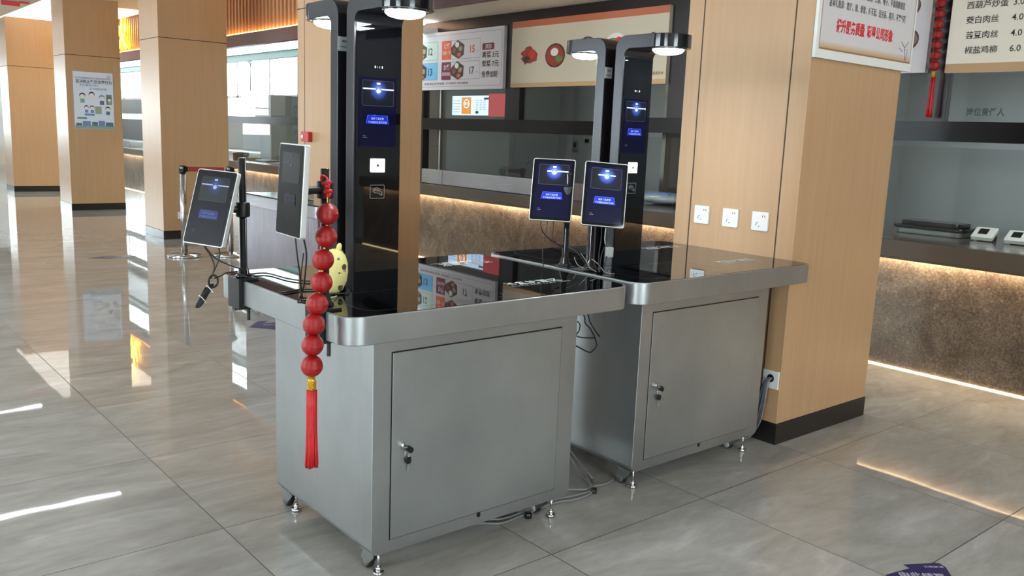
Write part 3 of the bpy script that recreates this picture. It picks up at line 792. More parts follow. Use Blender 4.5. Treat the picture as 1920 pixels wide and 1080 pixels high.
def display(label, pole, top, c, ang, level, edge_x, bars, r=.0125, clampdir=-1):
    px, py = pole
    t = thing('clamped_display', label, 'display', (px, py, KH))
    z0 = KH + .0015
    MB().lathe([(0, z0 + .006), (.026, z0 + .006), (.026, z0 + .012), (r + .006, z0 + .02), (r + .004, z0 + .034), (r, z0 + .038), (r, top - .003), (r - .002, top), (0, top)], (px, py, 0), n=20).build('pole', BLACKGLOSS, t)
    cy_ = .045 if clampdir else .036
    cl = MB().box(edge_x + .004 if not clampdir else edge_x - .006, py - cy_, z0, px + .03, py + cy_, z0 + .006)
    if clampdir:
        cl.box(edge_x - .016, py - .045, KU - .012, edge_x - .002, py + .045, z0 + .006)
        cl.box(edge_x - .016, py - .012, KU - .02, edge_x + .05, py + .012, KU - .012)
        cl.cyl((edge_x + .035, py, KU - .06), .006, .058, 'z', 12)
    cl.build('clamp', BLACK, t, bevel=.0015)
    M = Matrix.Translation(c) @ facing(*ang)
    back = M @ Vector((0, 0, -.034))
    cz = back.z
    b = MB().lathe([(r + .0085, cz - .024), (r + .011, cz - .02), (r + .011, cz + .02), (r + .0085, cz + .024)], (px, py, 0), n=20)
    b.tube([(px, py, cz), tuple(back)], .011, 10, 0, sub=1)
    b.tube([tuple(back), tuple(M @ Vector((0, 0, -.014)))], .016, 10, 0, sub=1)
    b.build('swivel_bracket', BLACK, t, bevel=.001)
    w, h = .1643, .2451
    hs = MB(); hs.prism(rrect(-w / 2, -h / 2, w / 2, h / 2, .008, 5), -.016, 0, 'z', 0)
    hs.box(-w * .36, -h * .38, -.022, w * .36, h * .38, -.016, 1)
    ho = hs.build('housing', [SILVERFR, mat('grey_back_cover', (150, 150, 148), .4)], t, origin=(0, 0, 0), bevel=.0015)
    Mp = Matrix.Translation(Vector(c) - Vector((px, py, KH))) @ facing(*ang)
    ho.matrix_local = Mp
    gl = MB(); gl.prism(rrect(-w / 2 + .003, -h / 2 + .003, w / 2 - .003, h / 2 - .003, .006, 5), -.0005, .0004, 'z')
    gl.build('front_glass', SCREENGLASS, ho, origin=(0, 0, 0))
    screen_picture(ho, Matrix.Translation((0, 0, .0008)), w - .026, h - .026, level, bars)
    return t
display('dim lit customer display clamped at the back left corner of the near kiosk', (.020, .72), 1.266, (-.092, .709, 1.108), (-153.7, 16.8, -2.0), 'dim', 0., ((-.52, -.1), (.1, .52)))
display('switched off customer display turned sideways beside the red bead string', (.022, .160), 1.262, (-.0965, .131, 1.2052), (-182.5, 3.3, -.5), 'off', 0., ((-.5, -.1),))
display('bright blue customer display on the left of the two between the kiosks', (1.2105, .432), 1.235, (1.157, .466, 1.17), (-138.8, 16.1, -.4), 'on', BX, ((-.26, -.1), (.1, .5)), clampdir=0)
display('bright blue customer display on the right of the two, in front of a tower', (1.262, .342), 1.2, (1.249, .2725, 1.1653), (-127.7, 14.4, -3.3), 'on', BX, ((-.3, -.08), (.12, .3)), clampdir=0)
for o_ in sc.objects:
    if o_.name.startswith('clamped_display'): o_['group'] = 'customer displays on black poles'

# ------------------------------------------------------------------ RED BEAD STRINGS
REDBALL = mat('red_silk_ball', (152, 6, 12), .34, spec=.55)
nt, N, L_, b_ = nodes(REDBALL)
v_ = coords(nt, (1, 1, 1)); wv = N.new('ShaderNodeTexWave'); wv.bands_direction = 'Z'; wv.inputs['Scale'].default_value = 260; wv.inputs['Distortion'].default_value = 1.2
L_.new(v_, wv.inputs['Vector']); bump(nt, wv.outputs['Fac'], .35, .0006, b_)
TASSEL = mat('red_tassel_thread', (206, 18, 26), .5)
nt, N, L_, b_ = nodes(TASSEL)
v_ = coords(nt, (900, 900, 4)); n_ = noise(nt, v_, 1, 2); L_.new(ramp(nt, n_, [(.3, (150, 8, 16)), (.7, (222, 40, 44))]), b_.inputs['Base Color'])

def bead_string(name, label, pts, r, tassel_len, knot=True, n=22):
    """pts: bead centres from top to bottom; each bead is a silk ball in two shells with a rim between them"""
    p0 = Vector(pts[0])
    t = thing(name, label, 'bead string', tuple(p0))
    top = p0 + Vector((0, 0, r * 1.9))
    c = MB()
    c.tube([tuple(top)] + [tuple(p) for p in pts] + [(pts[-1][0], pts[-1][1], pts[-1][2] - r * 1.4)], r * .06, 6)
    c.build('cord', GOLD, t)
    if knot:
        k = MB(); a = top
        k.tube([(a.x + .012 * math.sin(3 * q) * (1 if i % 2 else .6), a.y + .008 * math.cos(2 * q), a.z - .012 + .02 * i / 6) for i, q in enumerate([.9 * j for j in range(14)])], .0042, 7)
        k.tube([(a.x, a.y, a.z + .02), (a.x + .004, a.y + .01, a.z + .038), (a.x - .002, a.y + .03, a.z + .044), (a.x, a.y + .035, a.z + .03)], .003, 6)
        k.build('knot', RED, t)
    for p in pts:
        g = MB()
        prof = [(0, -r)] + [(r * math.sin(PI * i / 14), -r * math.cos(PI * i / 14)) for i in range(1, 7)] + [(r * 1.0, -r * .03), (r * 1.012, 0), (r * 1.0, r * .03)] + [(r * math.sin(PI * i / 14), -r * math.cos(PI * i / 14)) for i in range(8, 14)] + [(0, r)]
        g.lathe(prof, (0, 0, 0), n=n)
        tilt = Matrix.Translation(p) @ Matrix.Rotation(random.uniform(-.12, .12), 4, 'X') @ Matrix.Rotation(random.uniform(-.1, .1), 4, 'Y')
        g2 = MB(); g2.add(g.v, g.f, 0, True, tilt); g2.build('bead', REDBALL, t)
    g = MB()
    for a, b in zip(pts, pts[1:]):
        m_ = (Vector(a) + Vector(b)) / 2; g.sphere(tuple(m_), r * .13, 10, 6)
    g.build('gold_spacer', GOLD, t)
    e = Vector(pts[-1]) - Vector((0, 0, r))
    g = MB()
    g.lathe([(0, -r * 1.3), (r * .36, -r * 1.28), (r * .34, -r * .5), (r * .40, -r * .25), (r * .18, 0), (0, 0)], tuple(e), n=14)
    for i in range(6): g.tube([(e.x + r * .37 * math.cos(q + i), e.y + r * .37 * math.sin(q + i), e.z - r * (.1 + .19 * q)) for q in [j * .8 for j in range(8)]], r * .05, 5, sub=3)
    g.build('gold_cap', GOLD, t)
    g = MB(); R1 = r * .42
    for i in range(90):
        q = 2 * PI * random.random(); rr = R1 * math.sqrt(random.random())
        x_, y_ = e.x + rr * math.cos(q), e.y + rr * math.sin(q); k_ = 1.3 + random.uniform(-.1, .25)
        g.tube([(x_, y_, e.z - r * 1.25), (x_ + (k_ - 1.2) * .3 * rr * math.cos(q), y_ + (k_ - 1.2) * .3 * rr * math.sin(q), e.z - r * 1.25 - tassel_len * .5), (e.x + rr * k_ * math.cos(q), e.y + rr * k_ * math.sin(q), e.z - r * 1.25 - tassel_len * random.uniform(.96, 1))], r * .10, 5, sub=2)
    g.build('tassel', TASSEL, t)
    return t
bead_string('bead_string', 'string of eight red silk balls with a tassel hanging over the near kiosk corner',
            [(-.001, .102, 1.142), (-.006, .1, 1.08), (-.018, .095, 1.018), (-.026, .088, .957), (-.048, .07, .902), (-.062, .062, .849), (-.067, .06, .793), (-.069, .06, .735)], .0302, .222)
pts = [(4.19, .478 - .0012 * i, 2.47 - .0595 * i) for i in range(11)]
bead_string('bead_string', 'long string of small red lanterns hanging on the dark post between the menu boards', pts, .0295, .235, knot=False, n=16)

# ------------------------------------------------------------------ PLUSH TOY
YEL = mat('yellow_plush', (220, 208, 138), .9, spec=.1)
nt, N, L_, b_ = nodes(YEL); v_ = coords(nt, (1, 1, 1)); n_ = noise(nt, v_, 420, 3); bump(nt, n_, .5, .002, b_)
t = thing('plush_toy', 'yellow plush toy with brown patches standing behind the red beads', 'plush toy', (.145, .375, KH))
cx, cy, z0 = .148, .352, KH + .001
g = MB(); prof = [(0, 0), (.018, .002), (.033, .016), (.042, .042), (.044, .070), (.041, .098), (.033, .120), (.02, .134), (.009, .139), (0, .14)]
T = Matrix.Translation((cx, cy, z0)) @ Matrix.Rotation(.08, 4, 'Y')
g.lathe(prof, n=28, M=T)
g.lathe([(0, 0), (.006, .001), (.0085, .01), (.0075, .02), (.004, .026), (0, .027)], (0, 0, 0), n=12, M=T @ Matrix.Translation((.006, -.008, .132)) @ Matrix.Rotation(.15, 4, 'Y'))
g.build('body', YEL, t)
def patch(name, a, z, s, m, sz=1.):
    # a small padded disc sewn on the side of the body
    r_ = .0415 if .03 < z < .1 else .036
    q = MB(); MM = T @ Matrix.Rotation(a, 4, 'Z') @ Matrix.Translation((r_, 0, z)); q.sphere((0, 0, 0), s, 14, 8, 0, (.28, 1, sz), MM); q.build(name, m, t)
BRN = mat('brown_felt', (74, 62, 34), .85)
patch('hand_patch', -1.25, .088, .0095, BRN, 1.1); patch('foot_patch', -1.35, .026, .0095, BRN, 1.25)
patch('cheek_patch', -1.2, .076, .0085, mat('pink_felt', (186, 128, 116), .85), .8)
patch('eye', -1.75, .112, .005, mat('grey_eye', (120, 118, 120), .3), 1.)
patch('arm', -1.62, .07, .009, BRN, .5)
g = MB(); g.tube([(cx + .018, cy - .005, z0 + .14), (cx + .034, cy - .006, z0 + .122), (cx + .045, cy - .004, z0 + .095)], .0055, 8)
g.build('leaf', mat('olive_felt', (96, 92, 40), .8), t)

# ------------------------------------------------------------------ CABLES
CB = mat('black_cable', (14, 13, 13), .45); CG = mat('grey_cable', (132, 130, 128), .5); CP = mat('brown_cable', (52, 24, 22), .45); CW = mat('white_cable', (200, 198, 192), .45); CGR = mat('green_cable', (36, 84, 70), .5); CPU = mat('violet_cable', (104, 98, 124), .5)
def cable(label, runs, loc=None, group=None, name='power_cable', extra=None):
    """runs: list of (points, radius, material)"""
    p = runs[0][0][0]; t = thing(name, label, 'cable', p, group=group)
    for pts, r, m in runs: MB().tube(pts, r, 7).build('strand', m, t)
    if extra: extra(t)
    return t
def coil_extra(t):
    g = MB()
    for k in range(5):
        o = .0016 * k; rr = .020 - .0012 * (k % 3)
        g.tube([(-.094 + o + rr * math.cos(q + k) * .8, .69 + .004 * k, .872 + rr * math.sin(q + k)) for q in [2 * PI * i / 12 for i in range(12)]], .0022, 6, closed=True, sub=3)
    for k in range(6):
        o = .004 * (k - 2.5)
        g.tube([(-.094 + o * .6, .695 + .002 * k, .862), (-.112 + o, .695 + .002 * k, .835), (-.136 + o, .697, .803 + .002 * k), (-.143 + o * .4, .70, .790), (-.131 + o, .703, .806), (-.104 + o, .705, .852)], .0022, 6)
    g.build('coil', CB, t)
    g = MB()
    for c_, a_ in (((-.103, .699, .846), .9), ((-.127, .699, .816), .9)):
        M_ = Matrix.Translation(c_) @ Matrix.Rotation(a_, 4, 'Y')
        g.tube([(.0165 * math.cos(q), .012 * math.sin(q), 0) for q in [2 * PI * i / 10 for i in range(10)]], .0013, 5, 0, M_, closed=True, sub=2)
    g.build('cable_tie', WHITE, t)
cable('black cable coiled and tied under the dim display at the kiosk back corner', [
    ([(-.115, .7, .995), (-.115, .7, .982), (-.097, .7, .954), (-.086, .7, .922), (-.093, .7, .893), (-.098, .7, .88)], .0022, CP),
    ([(-.074, .7, .992), (-.067, .7, .955), (-.08, .7, .918), (-.097, .7, .885)], .0022, CB),
    ([(-.085, .705, .88), (-.06, .708, .886), (-.042, .71, .894), (-.02, .70, .894), (.018, .685, .878), (.06, .69, .8725)], .0024, CB)], extra=coil_extra)
cable('thin cable running from the dim display along the back edge of the near kiosk', [
    ([(-.112, .72, .99), (-.081, .712, .947), (-.037, .70, .921), (.008, .695, .902), (.05, .76, .876), (.121, .766, .8725), (.137, .635, .8725), (.176, .557, .8725), (.25, .54, .8725)], .0026, CB)])
cable('pair of black cables hanging from the switched off display', [
    ([(-.075, .145, 1.082), (-.069, .145, 1.024), (-.06, .15, .979), (-.05, .16, .926), (-.02, .21, .878), (.05, .23, .8725)], .0023, CB),
    ([(-.055, .14, 1.082), (-.042, .145, 1.029), (-.042, .155, .963), (-.046, .162, .92), (-.03, .22, .879), (.03, .26, .8725)], .0025, CB),
    ([(-.045, .156, 1.03), (-.052, .16, .95), (-.045, .16, .9)], .0018, CB)])
cable('black cable lying across the near kiosk top behind the toy', [
    ([(.0, .42, .8722), (.034, .419, .8722), (.08, .435, .8722), (.122, .422, .8722), (.18, .41, .8722), (.215, .43, .8722)], .003, CB),
    ([(.02, .31, .8718), (.07, .30, .8718), (.11, .33, .8718), (.18, .318, .8718), (.21, .36, .8718)], .0022, CB),
    ([(.03, .27, .8718), (.06, .285, .876), (.1, .26, .876), (.13, .29, .8718)], .0018, CW)])
cable('brown cable and plug hanging under the left one of the two blue displays', [
    ([(1.1, .462, 1.05), (1.106, .462, 1.02), (1.125, .462, .997), (1.16, .46, .972), (1.19, .452, .958)], .0022, CP),
    ([(1.165, .462, 1.05), (1.168, .462, 1.02), (1.163, .46, .985), (1.19, .452, .956)], .0024, CP),
    ([(1.136, .462, 1.05), (1.128, .46, 1.0), (1.116, .46, .955), (1.118, .46, .9), (1.125, .46, .8725)], .0020, CP),
    ([(1.192, .45, .957), (1.228, .41, .94), (1.25, .38, .91), (1.262, .36, .8735)], .0022, CB)],
    extra=lambda t: MB().lathe([(0, 0), (.006, .003), (.007, .018), (.004, .024), (0, .025)], n=12, M=Matrix.Translation((1.185, .452, .964)) @ Matrix.Rotation(2.2, 4, 'Y')).build('plug', CP, t))
cable('tangle of thin cables hanging in front of the tower between the blue displays', [
    ([(1.27, .30, 1.05), (1.262, .29, 1.0), (1.245, .28, .95), (1.235, .27, .9), (1.23, .26, .8722)], .0020, CB),
    ([(1.29, .29, 1.05), (1.285, .28, .99), (1.25, .27, .945), (1.228, .255, .9), (1.222, .25, .8722)], .0020, CB),
    ([(1.235, .37, .93), (1.24, .34, .9), (1.23, .31, .88), (1.225, .27, .8722)], .0015, CG),
    ([(1.25, .35, .92), (1.262, .31, .9), (1.25, .27, .885), (1.24, .235, .8722), (1.25, .2, .8722)], .0015, CG),
    ([(1.23, .40, .91), (1.222, .37, .885), (1.23, .33, .8722)], .0014, CG),
    ([(1.28, .26, .8722), (1.262, .24, .879), (1.245, .22, .8722), (1.225, .20, .8722)], .0013, CG)])
cable('black cables looping down behind the near kiosk under its right overhang', [
    ([(1.10, .34, .785), (1.192, .30, .707), (1.21, .3, .668), (1.24, .3, .641), (1.27, .3, .60), (1.28, .3, .57), (1.262, .3, .552), (1.235, .3, .549), (1.16, .32, .585), (1.05, .36, .6)], .0027, CB),
    ([(1.14, .33, .785), (1.225, .31, .702), (1.245, .31, .668), (1.28, .31, .625), (1.306, .31, .60)], .0025, CB),
    ([(1.02, .35, .72), (1.18, .32, .675), (1.2, .32, .64), (1.185, .32, .617), (1.23, .32, .603), (1.29, .32, .595)], .0025, CB)])
cable('grey cables lying on the floor under and between the two kiosks', [
    ([(.9, .33, .008), (1.06, .3, .008), (1.137, .286, .008), (1.198, .244, .008), (1.26, .246, .008), (1.308, .235, .008), (1.37, .25, .008)], .005, CG),
    ([(.6, .3, .006), (.70, .231, .006), (.743, .201, .006), (.841, .206, .006), (1.019, .22, .006), (1.123, .197, .006), (1.224, .22, .006), (1.3, .3, .006)], .0045, CG),
    ([(.62, .31, .007), (.72, .25, .007), (.80, .222, .007), (1.023, .24, .007), (1.153, .222, .007), (1.221, .232, .007), (1.31, .34, .007)], .0045, CG),
    ([(1.24, .5, .2), (1.262, .42, .1), (1.27, .35, .03), (1.25, .25, .012)], .003, CG), ([(1.25, .5, .2), (1.29, .42, .09), (1.3, .3, .012)], .003, CG)],
    extra=lambda t: MB().cyl((.86, .19, .0), .014, .02, 'z', 12).cyl((1.22, .212, 0), .013, .018, 'z', 12).build('cable_tie', BLACK, t))
runs = []
for i, m in enumerate((CG, CPU, CG, CGR, CG, CPU, CB)):
    o = .006 * (i - 3)
    runs.append(([(2.309, .17 + o * .35, .314), (2.285, .172 + o * .5, .30), (2.272, .18 + o, .25), (2.27, .192 + o * 1.4, .18), (2.268, .205 + o * 1.4, .10), (2.255, .24 + o, .02), (2.2, .3 + o, .006)], .0036, m))
cable('bundle of grey and violet cables dropping from the outlet on the near column', runs, name='cable_bundle')
t = thing('power_adapter', 'small grey adapter box standing by the rear tower under the right blue display', 'adapter', (1.36, .32, KH))
MB().box(1.345, .325, KH + .045, 1.372, .345, KH + .085).build('case', mat('adapter_grey', (176, 176, 172), .4), t, bevel=.002)
MB().tube([(1.33, .335, KH + .002), (1.335, .335, KH + .02), (1.345, .335, KH + .05)], .003, 6).tube([(1.335, .34, KH + .16), (1.333, .34, KH + .12), (1.34, .34, KH + .09)], .002, 6, 1).build('lead', [CB, CW], t)

# ------------------------------------------------------------------ STEEL COUNTER BEHIND
t = thing('steel_service_counter', 'grey steel service counter with a dark top standing behind the near kiosk', 'counter', (1.9, 3.9, 0))
MB().prism(rrect(1.55, 3.17, 2.14, 4.40, .04, 5), KU - .01, KH - .012, 'z').build('worktop_rim', SHEEN, t, bevel=.003)
MB().box(1.57, 3.19, KH - .014, 2.12, 4.38, KH - .004).build('worktop', BLACKGLOSS, t)
MB().box(1.565, 3.185, .08, 2.09, 4.37, KU - .01).build('cabinet', make_steel('violet_tinted_steel', (152, 145, 153), .3, True), t, bevel=.002)
for xx, yy in ((1.63, 3.25), (2.03, 3.25), (1.63, 4.3), (2.03, 4.3)): MB().cyl((xx, yy, 0), .02, .08).build('foot', CHROME, t)
t = thing('plate_stack', 'round stack of white plates on the steel counter behind the switched off display', 'plates', (1.66, 3.82, KH))
g = MB()
for i in range(6): g.lathe([(0, KH - .004 + i * .011), (.05, KH - .004 + i * .011), (.094, KH + .004 + i * .011), (.094, KH + .007 + i * .011), (0, KH + .007 + i * .011)], (1.70, 3.70, 0), n=30)
g.build('plate', WHITE, t)

# ------------------------------------------------------------------ ROPE POSTS
def post(label, x, y):
    t = thing('rope_post', label, 'rope post', (x, y, 0), group='chrome rope posts by the columns')
    MB().lathe([(0, 0), (.165, 0), (.17, .006), (.165, .018), (.05, .03), (.035, .04), (0, .04)], (x, y, 0), n=36).build('base', CHROME, t)
    MB().lathe([(.0, .035), (.031, .035), (.031, .86), (0, .86)], (x, y, 0), n=22).build('pole', mat('satin_chrome', (190, 188, 184), .25, metal=1.), t)
    MB().lathe([(0, .86), (.034, .86), (.036, .875), (.036, .925), (.034, .935), (0, .937)], (x, y, 0), n=22).box(x + .03, y - .018, .875, x + .05, y + .018, .925, 0).build('head', BLACKGLOSS, t)
    return t
p1 = (2.02, 6.98); p2 = (2.46, 6.86)
post('chrome rope post standing left of the dim display in front of the column', *p1)
post('chrome rope post partly hidden behind the dim display', *p2)
tag(MB().box(0, -.0015, -.024, math.hypot(p2[0] - p1[0], p2[1] - p1[1]) - .11, .0015, .024).build('rope_belt', mat('red_belt', (150, 34, 38), .6), origin=(0, 0, 0)), 'dark red belt stretched between the two chrome rope posts', 'belt')
bo = bpy.data.objects['rope_belt']; bo.location = (p1[0] + .056, p1[1] - .012, .9); bo.rotation_euler = (0, 0, math.atan2(p2[1] - p1[1], p2[0] - p1[0]))

# ------------------------------------------------------------------ FLOOR STICKERS
PURP = mat('purple_sticker', (46, 38, 88), .3); STW = mat('sticker_white', (196, 190, 208), .4)
def sticker(label, pts, texts):
    t = thing('floor_arrow', label, 'floor sticker', (pts[0][0], pts[0][1], 0), group='purple arrow stickers on the floor')
    MB().prism([(a, b) for a, b in pts], .0004, .0010, 'z').build('sheet', PURP, t)
    g = MB()
    for s_, h_, p_, xd_, w_ in texts:
        xd_ = Vector((*xd_, 0)).normalized(); yd_ = Vector((-xd_.y, xd_.x, 0))
        g.text(s_, h_, (p_[0], p_[1], .0013), xd_, yd_, width=w_, bold=.01)
    g.build('lettering', STW, t)
sticker('purple floor arrow at the bottom right of the photo', [(1.544, -.815), (1.655, -.841), (1.662, -.816), (1.765, -.873), (1.775, -.885), (1.765, -.91), (1.62, -1.03), (1.50, -.90), (1.515, -.845)],
        [('由此结算', .032, (1.575, -.845), (.75, -.66), .15), ('出口', .03, (1.55, -.87), (.75, -.66), .06), ('文明就餐', .014, (1.70, -.868), (.66, -.5), .07)])
sticker('purple floor arrow beyond the left side of the near kiosk', [(1.256, 3.584), (1.375, 3.733), (1.459, 3.725), (1.397, 3.66), (1.475, 3.641), (1.475, 3.47), (1.379, 3.437)],
        [('由此结算', .045, (1.36, 3.60), (.85, -.5), .13)])
sticker('purple floor arrow farthest away between the columns', [(1.159, 7.242), (1.373, 7.33), (1.373, 7.28), (1.544, 7.276), (1.55, 7.16), (1.36, 7.16), (1.34, 7.09)],
        [('由此结算', .05, (1.30, 7.19), (1, 0), .2)])

# ------------------------------------------------------------------ KITCHEN BEHIND THE COUNTER
ZT = .82
CAB = mat('grey_brown_cabinet', (66, 62, 58), .4)
t = thing('tall_kitchen_cabinet', 'tall dark grey cabinet behind the glass under the meal board', 'cabinet', (5.6, 6.2, 0))
MB().box(5.2, 5.62, 0, 5.95, 6.93, 2.3).build('body', mat('dark_grey_panel', (62, 65, 63), .45), t)
MB().box(5.17, 6.93, 0, 5.19, 6.955, 1.9).build('edge_strip', CHROME, t)
t = thing('kitchen_cabinet', 'brown two door cabinet behind the glass beside the second column', 'cabinet', (5.6, 7.4, 0))
MB().box(5.2, 6.97, 0, 5.9, 7.95, 2.3).build('body', CAB, t)
for z0, z1 in ((.2, .88), (.90, 1.18), (1.2, 1.9)): MB().box(5.185, 6.99, z0, 5.2, 7.93, z1).build('door', CAB, t, bevel=.003)
t = thing('hanging_curtain', 'tall brown panel and pale door frame behind the glass next to the rear kiosk', 'panel', (5.2, 3.0, 0))
MB().box(5.2, 2.35, .0, 5.26, 3.34, 2.6).build('panel', mat('brown_panel', (74, 66, 60), .4), t)
MB().box(5.19, 3.34, 0, 5.28, 3.385, 1.9).build('edge_strip', CHROME, t)
t = thing('gooseneck_tap', 'black gooseneck tap at the kitchen sink behind the left blue display', 'tap', (5.0, 4.95, .82))
MB().tube([(5.0, 4.92, .82), (5.0, 4.92, 1.02), (5.0, 4.95, 1.09), (5.0, 5.03, 1.11), (5.0, 5.08, 1.06)], .012, 8).tube([(5.0, 5.05, .9), (5.0, 5.3, .99), (5.0, 5.5, 1.03)], .01, 8).build('spout', BLACK, t)
MB().box(4.95, 4.82, ZT, 5.12, 5.5, .93).build('base', BLACK, t, bevel=.004)
MB().tube([(5.0, 4.85, .93), (5.0, 4.8, 1.0), (5.0, 4.76, 1.02)], .01, 8).build('lever', BLACK, t)
def wallbox(name, label, cat, y0, y1, z0, z1, x, m, face=None):
    t = thing(name, label, cat, (x, (y0 + y1) / 2, z0)); MB().box(x - .02, y0, z0, x - .001, y1, z1).build('plate', m, t, bevel=.002)
    if face: MB().box(x - .0225, y0 + (y1 - y0) * .3, z0 + (z1 - z0) * .35, x - .0205, y1 - (y1 - y0) * .3, z1 - (z1 - z0) * .2).build('rocker', face, t)
wallbox('light_switch', 'grey switch on the kitchen wall left of the rear scanner tower', 'switch', 5.84, 5.94, 1.21, 1.33, 6.5, mat('switch_grey', (120, 124, 122), .4), BLACK)
wallbox('light_switch', 'small black switch on the kitchen wall nearest the rear scanner tower', 'switch', 5.66, 5.72, 1.32, 1.36, 6.5, BLACK)
wallbox('kitchen_sign', 'small framed sign on the kitchen wall above the left blue display', 'sign', 6.45, 6.78, 1.04, 1.17, 6.5, mat('sign_grey', (150, 152, 150), .5))
wallbox('paper_notice', 'pale paper with a dark square on the far kitchen wall', 'notice', 7.99, 7.995, .9, .95, 6.49, WHITE)
# goods on the counter to the right
t = thing('packed_tray', 'black lidded food tray on the counter by the near column', 'food tray', (4.85, .62, ZT))
g = MB(); q = rrect(4.72, .42, 4.98, .86, .05, 5)
g.prism(q, ZT + .001, ZT + .036, 'z', 1)
q2 = rrect(4.71, .40, 4.99, .88, .055, 5); g.prism(q2, ZT + .036, ZT + .06, 'z', 0)
g.prism(rrect(4.74, .44, 4.96, .84, .05, 5), ZT + .06, ZT + .088, 'z', 0)
g.build('lid', [BLACKGLOSS, mat('tray_grey', (120, 120, 118), .3)], t, bevel=.006)
for i, (yy, lab) in enumerate(((.30, 'white tilted card reader on the counter beside the black tray'), (.10, 'white tilted card reader at the right edge of the photo'))):
    t = thing('card_reader', lab, 'card reader', (4.8, yy, ZT), group='white card readers on the counter')
    M_ = Matrix.Translation((4.80, yy, ZT + .043)) @ Matrix.Rotation(.15, 4, 'Z') @ Matrix.Rotation(-.35, 4, 'Y')
    MB().prism(rrect(-.08, -.065, .08, .065, .012, 4), -.012, .012, 'z', 0, M_).build('case', WHITE, t, bevel=.003)
    MB().box(-.03, -.02, .0125, .05, .035, .0145, 0, M_).build('display_window', BLACK, t)
    MB().box(4.82, yy - .05, ZT, 4.87, yy + .05, ZT + .045).build('stand', BLACK, t)
tag(MB().prism(rrect(4.75, -.25, 4.95, -.02, .02, 4), ZT + .001, ZT + .045, 'z').build('dark_box', mat('dark_box', (40, 42, 42), .5), bevel=.004), 'flat dark box cut by the right edge of the photo on the counter', 'box')
# plastic bag with blue print behind the pillar
t = thing('plastic_bag', 'crumpled clear plastic bag of goods with blue print on the counter by the near column', 'plastic bag', (4.85, 3.0, ZT))
g = MB(); n_ = 26; vs = []; fs = []
for j in range(9):
    for k_ in range(n_):
        a = 2 * PI * k_ / n_; rr = math.sin(PI * (j + .4) / 9.4) ** .6
        vs.append((4.84 + .17 * rr * math.cos(a) * (1 + random.uniform(-.07, .07)), 3.03 + .25 * rr * math.sin(a) * (1 + random.uniform(-.07, .07)), ZT + .002 + .095 * j / 8 * (1 + random.uniform(-.06, .06))))
for j in range(8):
    for k_ in range(n_): fs.append((j * n_ + k_, j * n_ + (k_ + 1) % n_, (j + 1) * n_ + (k_ + 1) % n_, (j + 1) * n_ + k_))
fs += [tuple(range(n_ - 1, -1, -1)), tuple(8 * n_ + k_ for k_ in range(n_))]
g.add(vs, fs, 0, True).build('bag', mat('cloudy_plastic', (168, 176, 178), .25), t)
MB().prism(rrect(4.74, 2.90, 4.92, 3.16, .03, 4), ZT + .085, ZT + .102, 'z').build('blue_print', mat('blue_print', (110, 142, 190), .4), t)

# far opening: things on the counter
t = thing('steel_pot', 'small dark pot on the far counter at the edge of the third column', 'pot', (4.5, 11.6, ZT))
MB().lathe([(0, ZT), (.12, ZT), (.125, ZT + .10), (.135, ZT + .105), (.13, ZT + .11), (.115, ZT + .105), (.11, ZT + .01), (0, ZT + .01)], (4.55, 11.55, 0), n=24).build('body', mat('pot_metal', (84, 84, 82), .3, metal=.8), t)
MB().tube([(4.55, 11.42, ZT + .07), (4.55, 11.30, ZT + .085), (4.55, 11.25, ZT + .085)], .012, 6).build('handle', BLACK, t)
tag(MB().prism(rrect(4.40, 10.86, 4.6, 11.08, .02, 4), ZT + .001, ZT + .05, 'z').build('sponge_block', mat('ochre', (128, 108, 56), .8), bevel=.006), 'ochre block lying on the far counter just behind the first pole', 'block')
t = thing('utensil_tray', 'dark tray on the far counter between the two displays', 'tray', (4.6, 10.6, ZT))
MB().box(4.45, 10.38, ZT + .001, 4.75, 10.8, ZT + .03).build('tray', mat('tray_dark', (70, 72, 70), .35, metal=.5), t, bevel=.004)
for i, yy in enumerate((9.82, 10.14)):
    o = tag(MB().box(-.16, -.1, 0, .16, .1, .012).build('paper_stack', mat('paper', (196, 200, 198), .7)), 'pale paper stack on the far counter, %s' % ('nearest the sideways display' if i == 0 else 'next to the dark tray'), 'papers', group='papers on the far counter')
    o.location = (4.6, yy, ZT + .001 + .0 * i); o.rotation_euler = (0, 0, .3 * i + .1)
t = thing('white_bowl', 'white bowl on the far counter beside the sideways display', 'bowl', (4.6, 9.5, ZT))
MB().lathe([(0, ZT + .001), (.05, ZT + .001), (.1, ZT + .06), (.125, ZT + .11), (.118, ZT + .11), (.09, ZT + .06), (.045, ZT + .012), (0, ZT + .012)], (4.62, 9.5, 0), n=28).build('bowl', WHITE, t)
t = thing('kitchen_screen', 'black till screen on the distant counter between the third and fourth columns', 'till', (4.7, 16.4, ZT))
MB().box(4.66, 16.1, ZT + .16, 4.72, 16.75, ZT + .52).build('display', BLACK, t, bevel=.006)
MB().box(4.68, 16.35, ZT, 4.74, 16.5, ZT + .2).build('stand', BLACK, t); MB().box(4.6, 16.2, ZT + .001, 4.85, 16.65, ZT + .04).build('base', BLACK, t)
for yy in (15.7, 17.1):
    tag(MB().box(4.5, yy, ZT + .001, 4.8, yy + .3, ZT + .1).build('goods_box', mat('goods', (150, 152, 146), .6), bevel=.004), 'small pale box on the distant counter %s the black till screen' % ('right of' if yy < 16 else 'left of'), 'box')
tag(MB().box(6.46, 8.3, .86, 6.498, 13.1, 1.5).box(6.462, 8.3, 1.5, 6.498, 13.1, 1.52).build('wall_panel', mat('pale_cyan_tile', (176, 196, 190), .3)), 'pale green tiled splash panel along the far kitchen wall', 'wall panel')
t = thing('exhaust_duct', 'grey steel column and hood at the far end of the bright kitchen window', 'duct', (6.0, 13.0, 0))
